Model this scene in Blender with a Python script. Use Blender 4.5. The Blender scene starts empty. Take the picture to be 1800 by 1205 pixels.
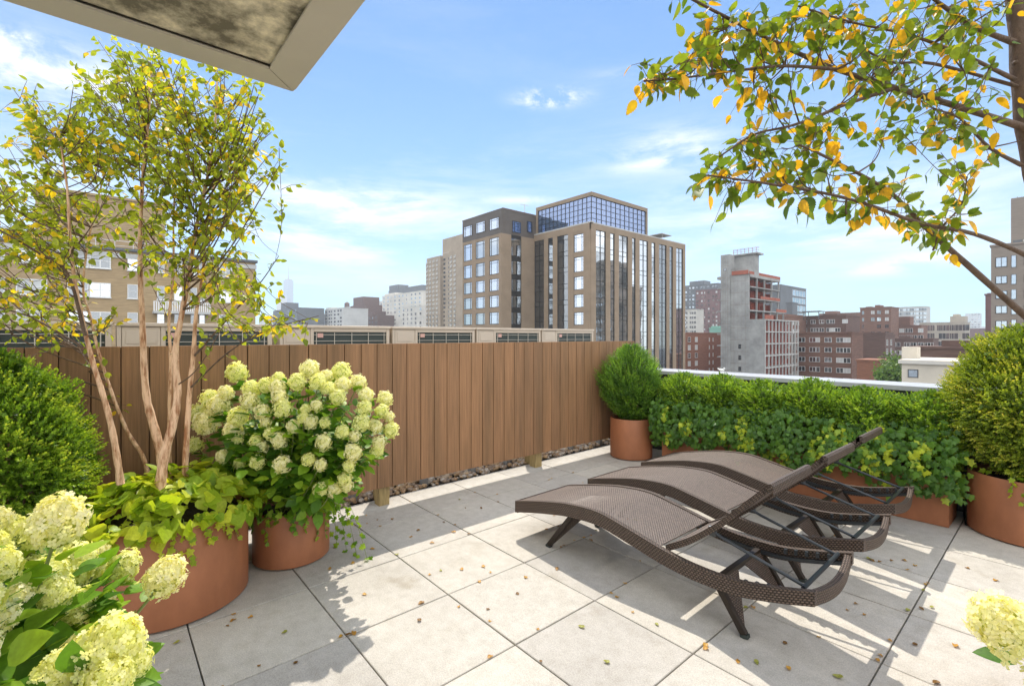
import bpy, math, random
import numpy as np
from mathutils import Vector, Matrix
random.seed(7); RNG=np.random.default_rng(7)
R=math.radians; PI=math.pi
C=bpy.context.scene.collection
# ---------------- measured camera (tile grid of the terrace) ----------------
F=838.03;CX=900;CY=590.75;H=2.5158*.6096;YAW=-.8626
sy_,cy_=math.sin(YAW),math.cos(YAW)
def ray(px,py):
    r=(px-CX)/F;u=-(py-CY)/F
    return (sy_+cy_*r, cy_-sy_*r, u)
def at(px,py,d):
    r=ray(px,py); return Vector((r[0]*d,r[1]*d,H+r[2]*d))
def zat(py,d): return H+(CY-py)/F*d
def dep(x,y): return x*sy_+y*cy_
def exty(px,x):   # y where the bearing of px meets the plane x
    r=ray(px,0); return r[1]*x/r[0]
def extx(px,y):
    r=ray(px,0); return r[0]*y/r[1]
def corner(px,d):
    p=at(px,CY,d); return p.x,p.y

# ---------------- materials ----------------
MATS={}
def nodes(m):
    m.use_nodes=True; nt=m.node_tree; return nt, nt.nodes, nt.links
def mat(name,col,rough=.6,metal=0,noise=0,nscale=8,bump=0,bscale=30,stretch=(1,1,1),col2=None,spec=.5,detail=6,coord='Object',p=(.32,.68)):
    m=bpy.data.materials.new(name); nt,N,L=nodes(m); b=N['Principled BSDF']
    b.inputs['Base Color'].default_value=(*col,1); b.inputs['Roughness'].default_value=rough
    b.inputs['Metallic'].default_value=metal; b.inputs['Specular IOR Level'].default_value=spec
    if noise or bump or col2:
        tc=N.new('ShaderNodeTexCoord'); mp=N.new('ShaderNodeMapping'); mp.inputs['Scale'].default_value=stretch
        L.new(tc.outputs[coord],mp.inputs[0])
        n=N.new('ShaderNodeTexNoise'); n.inputs['Scale'].default_value=nscale; n.inputs['Detail'].default_value=detail; n.inputs['Roughness'].default_value=.65
        L.new(mp.outputs[0],n.inputs['Vector'])
        if noise or col2:
            cr=N.new('ShaderNodeValToRGB'); c2=col2 or tuple(c*(1-noise) for c in col)
            cr.color_ramp.elements[0].position=p[0]; cr.color_ramp.elements[1].position=p[1]
            cr.color_ramp.elements[0].color=(*c2,1); cr.color_ramp.elements[1].color=(*[min(1,c*(1+noise*.5)) for c in col],1)
            L.new(n.outputs['Fac'],cr.inputs[0]); L.new(cr.outputs[0],b.inputs['Base Color'])
        if bump:
            n2=N.new('ShaderNodeTexNoise'); n2.inputs['Scale'].default_value=bscale; n2.inputs['Detail'].default_value=5
            L.new(mp.outputs[0],n2.inputs['Vector'])
            bp=N.new('ShaderNodeBump'); bp.inputs['Strength'].default_value=bump; bp.inputs['Distance'].default_value=.01
            L.new(n2.outputs['Fac'],bp.inputs['Height']); L.new(bp.outputs[0],b.inputs['Normal'])
    MATS[name]=m; return m
def leafmat(name,c0,c1,c2=None,trans=.45,rough=.45,spec=.35,p=(0,.6,1)):
    """foliage: per leaf tint attribute picks the leaf's own colour; part of the light passes through"""
    m=bpy.data.materials.new(name); nt,N,L=nodes(m); b=N['Principled BSDF']
    b.inputs['Roughness'].default_value=rough; b.inputs['Specular IOR Level'].default_value=spec
    a=N.new('ShaderNodeAttribute'); a.attribute_name='tint'
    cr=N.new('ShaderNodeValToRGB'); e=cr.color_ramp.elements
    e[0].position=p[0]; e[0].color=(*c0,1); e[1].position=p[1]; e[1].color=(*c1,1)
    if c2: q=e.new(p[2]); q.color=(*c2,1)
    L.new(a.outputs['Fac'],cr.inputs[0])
    tc=N.new('ShaderNodeTexCoord'); n=N.new('ShaderNodeTexNoise'); n.inputs['Scale'].default_value=90; L.new(tc.outputs['Object'],n.inputs['Vector'])
    hs=N.new('ShaderNodeHueSaturation'); mr=N.new('ShaderNodeMapRange'); mr.inputs['To Min'].default_value=.7; mr.inputs['To Max'].default_value=1.3
    L.new(n.outputs['Fac'],mr.inputs[0]); L.new(mr.outputs[0],hs.inputs['Value']); L.new(cr.outputs[0],hs.inputs['Color'])
    L.new(hs.outputs[0],b.inputs['Base Color'])
    t=N.new('ShaderNodeBsdfTranslucent'); g=N.new('ShaderNodeMixRGB'); g.blend_type='MULTIPLY'; g.inputs[0].default_value=1; g.inputs[2].default_value=(1.35,1.25,.55,1)
    L.new(hs.outputs[0],g.inputs[1]); L.new(g.outputs[0],t.inputs[0])
    mx=N.new('ShaderNodeMixShader'); mx.inputs[0].default_value=trans
    L.new(b.outputs[0],mx.inputs[1]); L.new(t.outputs[0],mx.inputs[2]); L.new(mx.outputs[0],N['Material Output'].inputs[0])
    MATS[name]=m; return m

# ---------------- mesh helpers ----------------
class MB:
    def __init__(s): s.v=[];s.f=[];s.m=[];s.uv=[];s.cur=0;s.hasuv=False
    def quad(s,a,b,c,d,uv=None,m=None):
        i=len(s.v); s.v+= [tuple(a),tuple(b),tuple(c),tuple(d)]; s.f.append((i,i+1,i+2,i+3)); s.m.append(s.cur if m is None else m)
        if uv: s.hasuv=True
        s.uv.append(uv or [(0,0)]*4)
    def poly(s,pts,m=None):
        i=len(s.v); s.v+=[tuple(p) for p in pts]; s.f.append(tuple(range(i,i+len(pts)))); s.m.append(s.cur if m is None else m); s.uv.append([(0,0)]*len(pts))
    def box(s,x0,x1,y0,y1,z0,z1,m=None,T=None):
        c=[(x,y,z) for z in (z0,z1) for y in (y0,y1) for x in (x0,x1)]
        if T: c=[tuple(T@Vector(p)) for p in c]
        i=len(s.v); s.v+=c
        for q in ((0,2,3,1),(4,5,7,6),(0,1,5,4),(2,6,7,3),(0,4,6,2),(1,3,7,5)):
            s.f.append(tuple(i+k for k in q)); s.m.append(s.cur if m is None else m)
            dx,dy,dz=abs(x1-x0),abs(y1-y0),abs(z1-z0)
            s.uv.append([(0,0)]*4)
    def bar(s,a,b,w,h,up=(0,0,1),m=None):
        a=Vector(a);b=Vector(b);d=b-a;l=d.length;d/=l;u=Vector(up);sd=d.cross(u)
        if sd.length<1e-4: sd=d.cross(Vector((1,0,0)))
        sd.normalize();u=sd.cross(d)
        T=Matrix.Translation(a)@Matrix((( sd.x,d.x,u.x,0),(sd.y,d.y,u.y,0),(sd.z,d.z,u.z,0),(0,0,0,1)))
        s.box(-w/2,w/2,0,l,-h/2,h/2,m,T)
    def tube(s,pts,rad,n=8,m=None,cap=True):
        pts=[Vector(p) for p in pts]
        if not hasattr(rad,'__len__'): rad=[rad]*len(pts)
        base=len(s.v); k=len(pts); ref=None
        for i,p in enumerate(pts):
            d=(pts[min(i+1,k-1)]-pts[max(i-1,0)]); 
            if d.length<1e-9: d=Vector((0,0,1))
            d.normalize()
            if ref is None:
                ref=Vector((1,0,0)) if abs(d.x)<.8 else Vector((0,1,0))
            u=(ref-d*ref.dot(d)).normalized(); w=d.cross(u); ref=u
            for j in range(n):
                a=2*PI*j/n; s.v.append(tuple(p+(u*math.cos(a)+w*math.sin(a))*rad[i]))
        for i in range(k-1):
            for j in range(n):
                a=base+i*n+j;b=base+i*n+(j+1)%n
                s.f.append((a,b,b+n,a+n)); s.m.append(s.cur if m is None else m); s.uv.append([(0,0)]*4)
        if cap:
            for st in (base,base+(k-1)*n):
                s.f.append(tuple(range(st,st+n))); s.m.append(s.cur if m is None else m); s.uv.append([(0,0)]*n)
    def lathe(s,prof,cx,cy,n=64,m=None):
        base=len(s.v);k=len(prof)
        for (r,z) in prof:
            for j in range(n): s.v.append((cx+r*math.cos(2*PI*j/n),cy+r*math.sin(2*PI*j/n),z))
        for i in range(k-1):
            for j in range(n):
                a=base+i*n+j;b=base+i*n+(j+1)%n
                s.f.append((a,b,b+n,a+n)); s.m.append(s.cur if m is None else m); s.uv.append([(0,0)]*4)
    def blob(s,c,r,n=6,m=None,squash=(1,1,1),jit=0):
        prof=[]; base=len(s.v)
        for i in range(n+1):
            t=PI*i/n
            for j in range(2*n):
                a=PI*j/n; q=1+random.uniform(-jit,jit) if 0<i<n else 1
                s.v.append((c[0]+r*squash[0]*q*math.sin(t)*math.cos(a),c[1]+r*squash[1]*q*math.sin(t)*math.sin(a),c[2]+r*squash[2]*q*math.cos(t)))
        for i in range(n):
            for j in range(2*n):
                a=base+i*2*n+j;b=base+i*2*n+(j+1)%(2*n)
                s.f.append((a,a+2*n,b+2*n,b)); s.m.append(s.cur if m is None else m); s.uv.append([(0,0)]*4)
    def mesh(s,name,mats,smooth=False):
        me=bpy.data.meshes.new(name); me.from_pydata(s.v,[],s.f)
        for q in mats: me.materials.append(q)
        me.polygons.foreach_set('material_index',s.m)
        if smooth: me.polygons.foreach_set('use_smooth',[True]*len(s.f))
        if s.hasuv:
            ul=me.uv_layers.new(name='UVMap'); flat=[c for f in s.uv for p in f for c in p]
            ul.data.foreach_set('uv',flat)
        me.update(); return me
    def build(s,name,mats,parent=None,smooth=False,bevel=0,autosm=None):
        if not isinstance(mats,(list,tuple)): mats=[mats]
        o=bpy.data.objects.new(name,s.mesh(name,mats,smooth)); C.objects.link(o)
        if parent: o.parent=parent
        if bevel:
            b=o.modifiers.new('bevel','BEVEL'); b.width=bevel; b.segments=2; b.limit_method='ANGLE'
        if autosm:
            o.data.polygons.foreach_set('use_smooth',[True]*len(o.data.polygons)); o.data.set_sharp_from_angle(angle=R(autosm))
        return o
def tag(o,label=None,cat=None,group=None,kind=None):
    if label: o['label']=label
    if cat: o['category']=cat
    if group: o['group']=group
    if kind: o['kind']=kind
    return o
def empty(name,loc=(0,0,0),rz=0,label=None,cat=None,group=None):
    o=bpy.data.objects.new(name,None); o.location=loc; o.rotation_euler=(0,0,rz); o.empty_display_size=.1; C.objects.link(o)
    return tag(o,label,cat,group)
def copy_tree(o,parent=None):
    c=o.copy(); C.objects.link(c)
    if parent: c.parent=parent
    for ch in [x for x in bpy.data.objects if x.parent is o]: copy_tree(ch,c)
    return c
def inst(name,me,parent,loc,rot=(0,0,0),sc=1):
    o=bpy.data.objects.new(name,me); C.objects.link(o); o.parent=parent; o.location=loc; o.rotation_euler=rot
    o.scale=(sc,)*3 if not hasattr(sc,'__len__') else sc
    return o
def curve(pts,n):
    """Catmull-Rom through the points, n samples per span"""
    P=[Vector(p) for p in pts]; P=[P[0]*2-P[1]]+P+[P[-1]*2-P[-2]]; out=[]
    for i in range(1,len(P)-2):
        a,b,c,d=P[i-1:i+3]
        for k in range(n):
            t=k/n; out.append(.5*((2*b)+(c-a)*t+(2*a-5*b+4*c-d)*t*t+(-a+3*b-3*c+d)*t**3))
    out.append(P[-2]); return out

# ---------------- foliage scatter ----------------
def T_leaf(kind):
    if kind=='box': v=[(0,0,0),(.3,.5,.07),(0,1,0),(-.3,.5,.07),(0,.5,-.03)]; f=[(0,1,2,4),(0,4,2,3)]
    elif kind=='blade': v=[(0,0,0),(.16,.4,.04),(0,1,-.06),(-.16,.4,.04),(0,.5,0)]; f=[(0,1,2,4),(0,4,2,3)]
    elif kind in('ovate','serrate','broad'):
        w={'ovate':.3,'serrate':.29,'broad':.36}[kind]
        if kind=='serrate':
            ts=[0,.1,.17,.24,.3,.38,.44,.52,.58,.66,.72,.8,.86,1]
        else: ts=[0,.12,.3,.5,.7,.86,1]
        def wd(t,i):
            q=w*math.sin(PI*min(1,t**.72))**.85
            if kind=='serrate' and 0<i<len(ts)-1: q*= (1.08 if i%2==0 else .9)
            return q
        mid=[(0,t,-.10*t*t) for t in ts]; Rr=[(wd(t,i),t-(.035 if (kind=='serrate' and i%2==1) else 0),.22*wd(t,i)-.10*t*t) for i,t in enumerate(ts)]
        Ll=[(-a,b,c) for a,b,c in Rr]; n=len(ts)
        v=mid+Rr+Ll; f=[]
        for i in range(n-1): f.append((i,n+i,n+i+1,i+1)); f.append((i,i+1,2*n+i+1,2*n+i))
    elif kind=='ivy':
        o=[(0,0),(.2,-.12),(.46,.05),(.33,.3),(.55,.52),(.24,.6),(0,1),(-.24,.6),(-.55,.52),(-.33,.3),(-.46,.05),(-.2,-.12)]
        v=[(0,.38,.07)]+[(a,b,-.08*abs(a)-.06*b*b) for a,b in o]; n=len(o); f=[(0,1+i,1+(i+1)%n) for i in range(n)]
    elif kind=='heart':
        o=[(0,.05),(.14,-.08),(.36,-.02),(.5,.22),(.42,.52),(.2,.8),(0,1),(-.2,.8),(-.42,.52),(-.5,.22),(-.36,-.02),(-.14,-.08)]
        v=[(0,.35,-.07)]+[(a,b,.12*abs(a)-.14*b*b) for a,b in o]; n=len(o); f=[(0,1+i,1+(i+1)%n) for i in range(n)]
    elif kind=='floret':
        v=[];f=[]
        for k in range(4):
            a=PI/2*k+.2; c,s=math.cos(a),math.sin(a)
            q=[(.04,0,0),(.38,.34,.06),(.78,.36,.14),(1.0,.0,.05),(.78,-.36,.14),(.38,-.34,.06)]
            i=len(v); v+=[(x*c-y*s,x*s+y*c,z) for x,y,z in q]; f.append((i,i+1,i+2,i+3)); f.append((i,i+3,i+4,i+5))
    return np.array(v,float),f
def scatter_mesh(name,P,D,Nn,S,kind,mats,tint=None):
    V,Fs=T_leaf(kind) if isinstance(kind,str) else kind
    P=np.asarray(P,float);D=np.asarray(D,float);Nn=np.asarray(Nn,float);S=np.asarray(S,float)
    D=D/(np.linalg.norm(D,axis=1,keepdims=True)+1e-9)
    X=np.cross(D,Nn); X/=np.linalg.norm(X,axis=1,keepdims=True)+1e-9; Z=np.cross(X,D)
    n=len(P);k=len(V)
    W=P[:,None,:]+S[:,None,None]*(V[None,:,0:1]*X[:,None]+V[None,:,1:2]*D[:,None]+V[None,:,2:3]*Z[:,None])
    me=bpy.data.meshes.new(name); me.vertices.add(n*k); me.vertices.foreach_set('co',W.reshape(-1).astype(np.float32))
    li=[i for f in Fs for i in f]; ls=[len(f) for f in Fs]
    LI=(np.arange(n)[:,None]*k+np.array(li)[None]).reshape(-1); LT=np.tile(ls,n); LS=np.concatenate([[0],np.cumsum(LT)[:-1]])
    me.loops.add(len(LI)); me.loops.foreach_set('vertex_index',LI.astype(np.int32))
    me.polygons.add(len(LT)); me.polygons.foreach_set('loop_start',LS.astype(np.int32)); me.polygons.foreach_set('loop_total',LT.astype(np.int32))
    at_=me.attributes.new('tint','FLOAT','POINT')
    t=RNG.random(n) if tint is None else np.asarray(tint,float)
    at_.data.foreach_set('value',np.repeat(t,k).astype(np.float32))
    for q in (mats if isinstance(mats,(list,tuple)) else [mats]): me.materials.append(q)
    me.update(calc_edges=True); return me
def scatter(name,P,D,Nn,S,kind,m,parent=None,tint=None):
    me=scatter_mesh(name,P,D,Nn,S,kind,m,tint); o=bpy.data.objects.new(name,me); C.objects.link(o)
    if parent: o.parent=parent
    return o
def rnd(n): 
    v=RNG.normal(size=(n,3)); return v/np.linalg.norm(v,axis=1,keepdims=True)
def unit(a): return a/(np.linalg.norm(a,axis=-1,keepdims=True)+1e-9)
HAZE=.00026; SUN=5.0; SKY=.15; EXPO=.30; DUST=.0; OZ=2.2; CLOUD=(5.9,6.0,6.1); FILL_CLOUD=(15.5,15.3,15); SAT=1.3
# ================= materials =================
paver=bpy.data.materials.new('concrete_paver'); nt,N,L=nodes(paver); b=N['Principled BSDF']; b.inputs['Roughness'].default_value=.82; b.inputs['Specular IOR Level'].default_value=.3
tc=N.new('ShaderNodeTexCoord')
def tn(scale,det=6,ro=.6):
    n=N.new('ShaderNodeTexNoise'); n.inputs['Scale'].default_value=scale; n.inputs['Detail'].default_value=det; n.inputs['Roughness'].default_value=ro; L.new(tc.outputs['Object'],n.inputs['Vector']); return n
def ramp(src,p0,c0,p1,c1):
    r=N.new('ShaderNodeValToRGB'); e=r.color_ramp.elements; e[0].position=p0; e[1].position=p1; e[0].color=(*c0,1); e[1].color=(*c1,1); L.new(src,r.inputs[0]); return r
def mul(a,b_,f=1,t='MULTIPLY'):
    m=N.new('ShaderNodeMixRGB'); m.blend_type=t; m.inputs[0].default_value=f; L.new(a,m.inputs[1]); L.new(b_,m.inputs[2]); return m
big=tn(1.3); r1=ramp(big.outputs['Fac'],.3,(.47,.445,.40),.7,(.59,.56,.505))
fine=tn(160,3,.7); r2=ramp(fine.outputs['Fac'],.36,(.76,.76,.77),.62,(1.05,1.04,1.02))
m1=mul(r1.outputs[0],r2.outputs[0])
mid=tn(14,8,.7); r3=ramp(mid.outputs['Fac'],.35,(.86,.85,.83),.6,(1,1,1)); m2=mul(m1.outputs[0],r3.outputs[0])
at_=N.new('ShaderNodeAttribute'); at_.attribute_name='tint'; r4=ramp(at_.outputs['Fac'],0,(.88,.88,.90),1,(1.06,1.05,1.03)); m3=mul(m2.outputs[0],r4.outputs[0])
vo=N.new('ShaderNodeTexVoronoi'); vo.inputs['Scale'].default_value=26; L.new(tc.outputs['Object'],vo.inputs['Vector'])
r5=ramp(vo.outputs['Distance'],.04,(1.5,1.5,1.48),.075,(1,1,1)); m4=mul(m3.outputs[0],r5.outputs[0],.6)
st=tn(3.1,4,.5); r6=ramp(st.outputs['Fac'],.62,(1,1,1),.74,(.80,.77,.71)); m5=mul(m4.outputs[0],r6.outputs[0],.8)
L.new(m5.outputs[0],b.inputs['Base Color'])
bp=N.new('ShaderNodeBump'); bp.inputs['Strength'].default_value=.35; bp.inputs['Distance'].default_value=.004; L.new(fine.outputs['Fac'],bp.inputs['Height']); L.new(bp.outputs[0],b.inputs['Normal'])
MATS['paver']=paver
mat('grit',(.10,.09,.075),.95,noise=.5,nscale=120,bump=.6,bscale=200)
mat('pot',(.34,.130,.058),.5,noise=.22,nscale=5,stretch=(1,1,.45),bump=.04,bscale=160,spec=.35)
mat('soil',(.045,.032,.022),.95,noise=.5,nscale=60,bump=.8,bscale=80)
# composite decking boards: long vertical grain, each board a little different
plank=bpy.data.materials.new('composite_board'); nt,N,L=nodes(plank); b=N['Principled BSDF']; b.inputs['Roughness'].default_value=.62; b.inputs['Specular IOR Level'].default_value=.3
tc=N.new('ShaderNodeTexCoord'); mp=N.new('ShaderNodeMapping'); mp.inputs['Scale'].default_value=(1,60,1.6); L.new(tc.outputs['Object'],mp.inputs[0])
g1=N.new('ShaderNodeTexNoise'); g1.inputs['Scale'].default_value=1.4; g1.inputs['Detail'].default_value=8; g1.inputs['Roughness'].default_value=.7; L.new(mp.outputs[0],g1.inputs['Vector'])
r1=ramp(g1.outputs['Fac'],.3,(.21,.118,.060),.68,(.38,.21,.108))
g2=N.new('ShaderNodeTexNoise'); g2.inputs['Scale'].default_value=.55; g2.inputs['Detail'].default_value=3; mp2=N.new('ShaderNodeMapping'); mp2.inputs['Scale'].default_value=(1,12,1.2); L.new(tc.outputs['Object'],mp2.inputs[0]); L.new(mp2.outputs[0],g2.inputs['Vector'])
r2=ramp(g2.outputs['Fac'],.3,(.72,.74,.74),.6,(1.05,1.02,1))
m1=mul(r1.outputs[0],r2.outputs[0]); at_=N.new('ShaderNodeAttribute'); at_.attribute_name='tint'; r4=ramp(at_.outputs['Fac'],0,(.90,.90,.91),1,(1.07,1.05,1.02)); m3=mul(m1.outputs[0],r4.outputs[0])
L.new(m3.outputs[0],b.inputs['Base Color']); bp=N.new('ShaderNodeBump'); bp.inputs['Strength'].default_value=.25; bp.inputs['Distance'].default_value=.003; L.new(g1.outputs['Fac'],bp.inputs['Height']); L.new(bp.outputs[0],b.inputs['Normal'])
MATS['plank']=plank
mat('timber',(.36,.26,.11),.7,noise=.35,nscale=6,stretch=(8,8,1),bump=.2)
mat('block',(.26,.26,.26),.85,noise=.2)
mat('coping',(.40,.40,.41),.35,noise=.06,nscale=2,spec=.5)
mat('parapet_dark',(.05,.052,.055),.5,noise=.15,nscale=2)
mat('trim',(.62,.57,.47),.55,noise=.07,nscale=1.5)
mat('slab',(.88,.79,.58),.9,col2=(.20,.18,.13),p=(.38,.62),nscale=6.5,spec=.1,bump=.5,bscale=40,detail=12,noise=.1)
mat('acbeige',(.56,.47,.37),.45,noise=.06,nscale=4)
mat('acguard',(.55,.5,.42),.4)
mat('accoil',(.035,.05,.045),.5,noise=.3,nscale=3,stretch=(1,1,40))
mat('sticker',(.62,.36,.30),.5)
mat('darkmetal',(.045,.052,.06),.38,metal=.3)
mat('bracket',(.07,.075,.08),.35,metal=.6)
mat('foot',(.03,.04,.035),.6)
mat('cable',(.012,.012,.014),.5)
mat('roofgrey',(.22,.22,.21),.9,noise=.2,nscale=1)
# wicker
def wicker(name,holes,c0=(.033,.021,.016),c1=(.125,.088,.070),per=.0135):
    m=bpy.data.materials.new(name); nt,N,L=nodes(m); b=N['Principled BSDF']; b.inputs['Roughness'].default_value=.5; b.inputs['Specular IOR Level'].default_value=.3
    uv=N.new('ShaderNodeUVMap'); uv.uv_map='UVMap'; sp=N.new('ShaderNodeSeparateXYZ'); L.new(uv.outputs[0],sp.inputs[0])
    def M(op,a,b_=None,v=None):
        n=N.new('ShaderNodeMath'); n.operation=op
        if hasattr(a,'default_value') or True:
            if isinstance(a,(int,float)): n.inputs[0].default_value=a
            else: L.new(a,n.inputs[0])
        if b_ is not None:
            if isinstance(b_,(int,float)): n.inputs[1].default_value=b_
            else: L.new(b_,n.inputs[1])
        return n.outputs[0]
    U=M('DIVIDE',sp.outputs[0],per); V=M('DIVIDE',sp.outputs[1],per*.62)
    row=M('FLOOR',V); off=M('MULTIPLY',M('MODULO',row,2.0),.5)
    su=M('ABSOLUTE',M('SINE',M('MULTIPLY',M('ADD',U,off),PI)))          # strand bulge along the row
    sv=M('ABSOLUTE',M('SINE',M('MULTIPLY',V,PI)))                          # across the row
    h=M('MULTIPLY',M('POWER',su,.7),M('POWER',sv,.6))
    cr=N.new('ShaderNodeValToRGB'); e=cr.color_ramp.elements; e[0].position=.25; e[1].position=.95; e[0].color=(*c0,1); e[1].color=(*c1,1); L.new(h,cr.inputs[0])
    rn=N.new('ShaderNodeTexNoise'); rn.inputs['Scale'].default_value=60; tc2=N.new('ShaderNodeTexCoord'); L.new(tc2.outputs['Object'],rn.inputs['Vector'])
    rr=N.new('ShaderNodeValToRGB'); rr.color_ramp.elements[0].position=.3; rr.color_ramp.elements[1].position=.7; rr.color_ramp.elements[0].color=(.75,.75,.75,1); rr.color_ramp.elements[1].color=(1.25,1.2,1.15,1); L.new(rn.outputs['Fac'],rr.inputs[0])
    mm=N.new('ShaderNodeMixRGB'); mm.blend_type='MULTIPLY'; mm.inputs[0].default_value=1; L.new(cr.outputs[0],mm.inputs[1]); L.new(rr.outputs[0],mm.inputs[2])
    L.new(mm.outputs[0],b.inputs['Base Color'])
    bp=N.new('ShaderNodeBump'); bp.inputs['Strength'].default_value=1; bp.inputs['Distance'].default_value=.004; L.new(h,bp.inputs['Height']); L.new(bp.outputs[0],b.inputs['Normal'])
    if holes:
        tr=N.new('ShaderNodeBsdfTransparent'); mx=N.new('ShaderNodeMixShader'); L.new(M('LESS_THAN',h,holes),mx.inputs[0])
        L.new(b.outputs[0],mx.inputs[1]); L.new(tr.outputs[0],mx.inputs[2]); L.new(mx.outputs[0],N['Material Output'].inputs[0])
    MATS[name]=m; return m
wicker('wicker_open',.29,c0=(.04,.03,.024),c1=(.29,.235,.205),per=.0185); wicker('wicker',0,c0=(.025,.017,.012),c1=(.17,.125,.10),per=.019)

# ================= setting: paving =================
TS=.6096; GX0=-6.9399*TS; GY0=1.554*TS
verts=[];faces=[];tint=[]
def tile(x0,x1,y0,y1):
    g=.0035;b_=.003; z=random.uniform(-.0012,.0012); z1=z; z0=-.045
    dzx=random.uniform(-.001,.001)
    i=len(verts)
    for (dx,zz) in ((0,z0),(0,z1-b_),(b_,z1)):
        for (x,y) in ((x0+g+dx,y0+g+dx),(x1-g-dx,y0+g+dx),(x1-g-dx,y1-g-dx),(x0+g+dx,y1-g-dx)): verts.append((x,y,zz+(dzx if x>x0+.3 else 0)))
    for k in range(2):
        for j in range(4): faces.append((i+4*k+j,i+4*k+(j+1)%4,i+4*k+4+(j+1)%4,i+4*k+4+j))
    faces.append((i+8,i+9,i+10,i+11)); t=random.random(); tint.extend([t]*12)
for i in range(0,13):
    x0=GX0+i*TS
    for j in range(-7,8):
        y0=GY0+j*TS
        y1=min(y0+TS,5.72)
        if y0<5.6: tile(x0,x0+TS,y0,y1)
me=bpy.data.meshes.new('terrace_paving'); me.from_pydata(verts,[],faces); a=me.attributes.new('tint','FLOAT','POINT'); a.data.foreach_set('value',tint); me.materials.append(MATS['paver'])
o=bpy.data.objects.new('terrace_paving',me); C.objects.link(o); tag(o,kind='structure')
m=MB(); m.box(-4.9,4.2,-4,5.74,-.30,-.022); tag(m.build('terrace_bed',MATS['grit']),kind='structure')
# river pebbles along the fence foot
ico=[]
m=MB(); mats=[mat('peb%d'%k,c,.55,noise=.25,nscale=20) for k,c in enumerate([(.46,.30,.17),(.60,.47,.33),(.36,.27,.20),(.60,.53,.45),(.52,.35,.19)])]
for k in range(1250):
    r=random.uniform(.016,.034); x=random.uniform(-4.62,-4.262); y=random.uniform(.6,5.7)
    m.cur=random.randrange(5); m.blob((x,y,-.02+r*.5+random.uniform(0,.025)),r,4,squash=(1,random.uniform(.7,1.3),random.uniform(.55,.8)))
tag(m.build('river_pebbles',mats,smooth=True),kind='stuff')

# ================= fence =================
fence=empty('plank_fence',(-4.05,2.5,0),0,'tall brown screen of upright composite boards raised on short timber posts','fence')
def par(o,p):   # keep world coordinates under a moved empty
    o.parent=p; o.matrix_parent_inverse=Matrix.Translation(p.location).inverted() if p.rotation_euler.z==0 else (Matrix.Translation(p.location)@Matrix.Rotation(p.rotation_euler.z,4,'Z')).inverted(); return o
m=MB(); tv=[]
y=1.118-.1475*20; 
while y<5.72:
    y1=min(y+.1475,5.745); t=random.random(); n0=len(m.v)
    dx=random.uniform(-.0015,.0015)
    m.box(-4.042+dx,-4.02+dx,y+.003,y1-.003,.168,1.467)
    tv+= [t]*8; y+=.1475
o=m.build('board_panel',MATS['plank']); a=o.data.attributes.new('tint','FLOAT','POINT'); a.data.foreach_set('value',tv); par(o,fence)
bv=o.modifiers.new('b','BEVEL'); bv.width=.002; bv.segments=1
m=MB(); m.box(-4.0475,-4.0445,-1.8,5.74,.172,1.46); par(m.build('backing',mat('gap',(.14,.08,.045),.8)),fence)
for z in (.35,.8,1.3):
    m=MB(); m.box(-4.09,-4.048,-1.8,5.70,z,z+.09); par(m.build('rail',MATS['timber']),fence)
for y in (-.02,1.94,3.88,5.62):
    m=MB(); m.box(-4.15,-4.048,y-.05,y+.05,-.02,1.3); 
    m.box(-4.30,-4.16,y+.0,y+.05,-.02,.5)
    par(m.build('post',MATS['timber'],bevel=.004),fence)
for px,py in ((745,845),(829,826),(890,812),(1002,786),(1053,775),(620,868)):
    yy=exty(px,-4.36); m=MB(); m.box(-4.40,-4.32,yy-.03,yy+.03,-.02,.168); par(m.build('support_block',MATS['block'],bevel=.004),fence)

# ================= parapet =================
pw=empty('parapet_wall',(-.5,5.9,0),0,'low dark parapet wall with a pale metal coping along the terrace edge','wall')
m=MB(); m.box(-4.6,4.2,5.78,6.12,-3,1.02); m.box(-4.6,4.2,5.755,5.781,-.02,.10); m.box(-4.6,4.2,5.74,5.779,.16,.19)
par(m.build('wall_face',MATS['parapet_dark']),pw)
m=MB(); m.box(-4.62,4.2,5.74,6.20,1.02,1.068); par(m.build('coping',MATS['coping'],bevel=.004),pw)

# ================= overhang above =================
oh=empty('roof_overhang',(-2.41,.69,2.7),0,'stained concrete slab overhead edged with a beige metal trim','overhang')
cx0,cy0=-2.41,.69; z0=2.7
m=MB(); m.box(cx0+.135,3.2,-3.4,cy0-.135,z0+.022,z0+.06); 
par(m.build('concrete_soffit',MATS['slab']),oh)
m=MB()
m.box(cx0,3.2,cy0-.05,cy0,z0+.012,z0+.42); m.box(cx0,cx0+.05,-3.4,cy0-.051,z0+.012,z0+.42)
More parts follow.
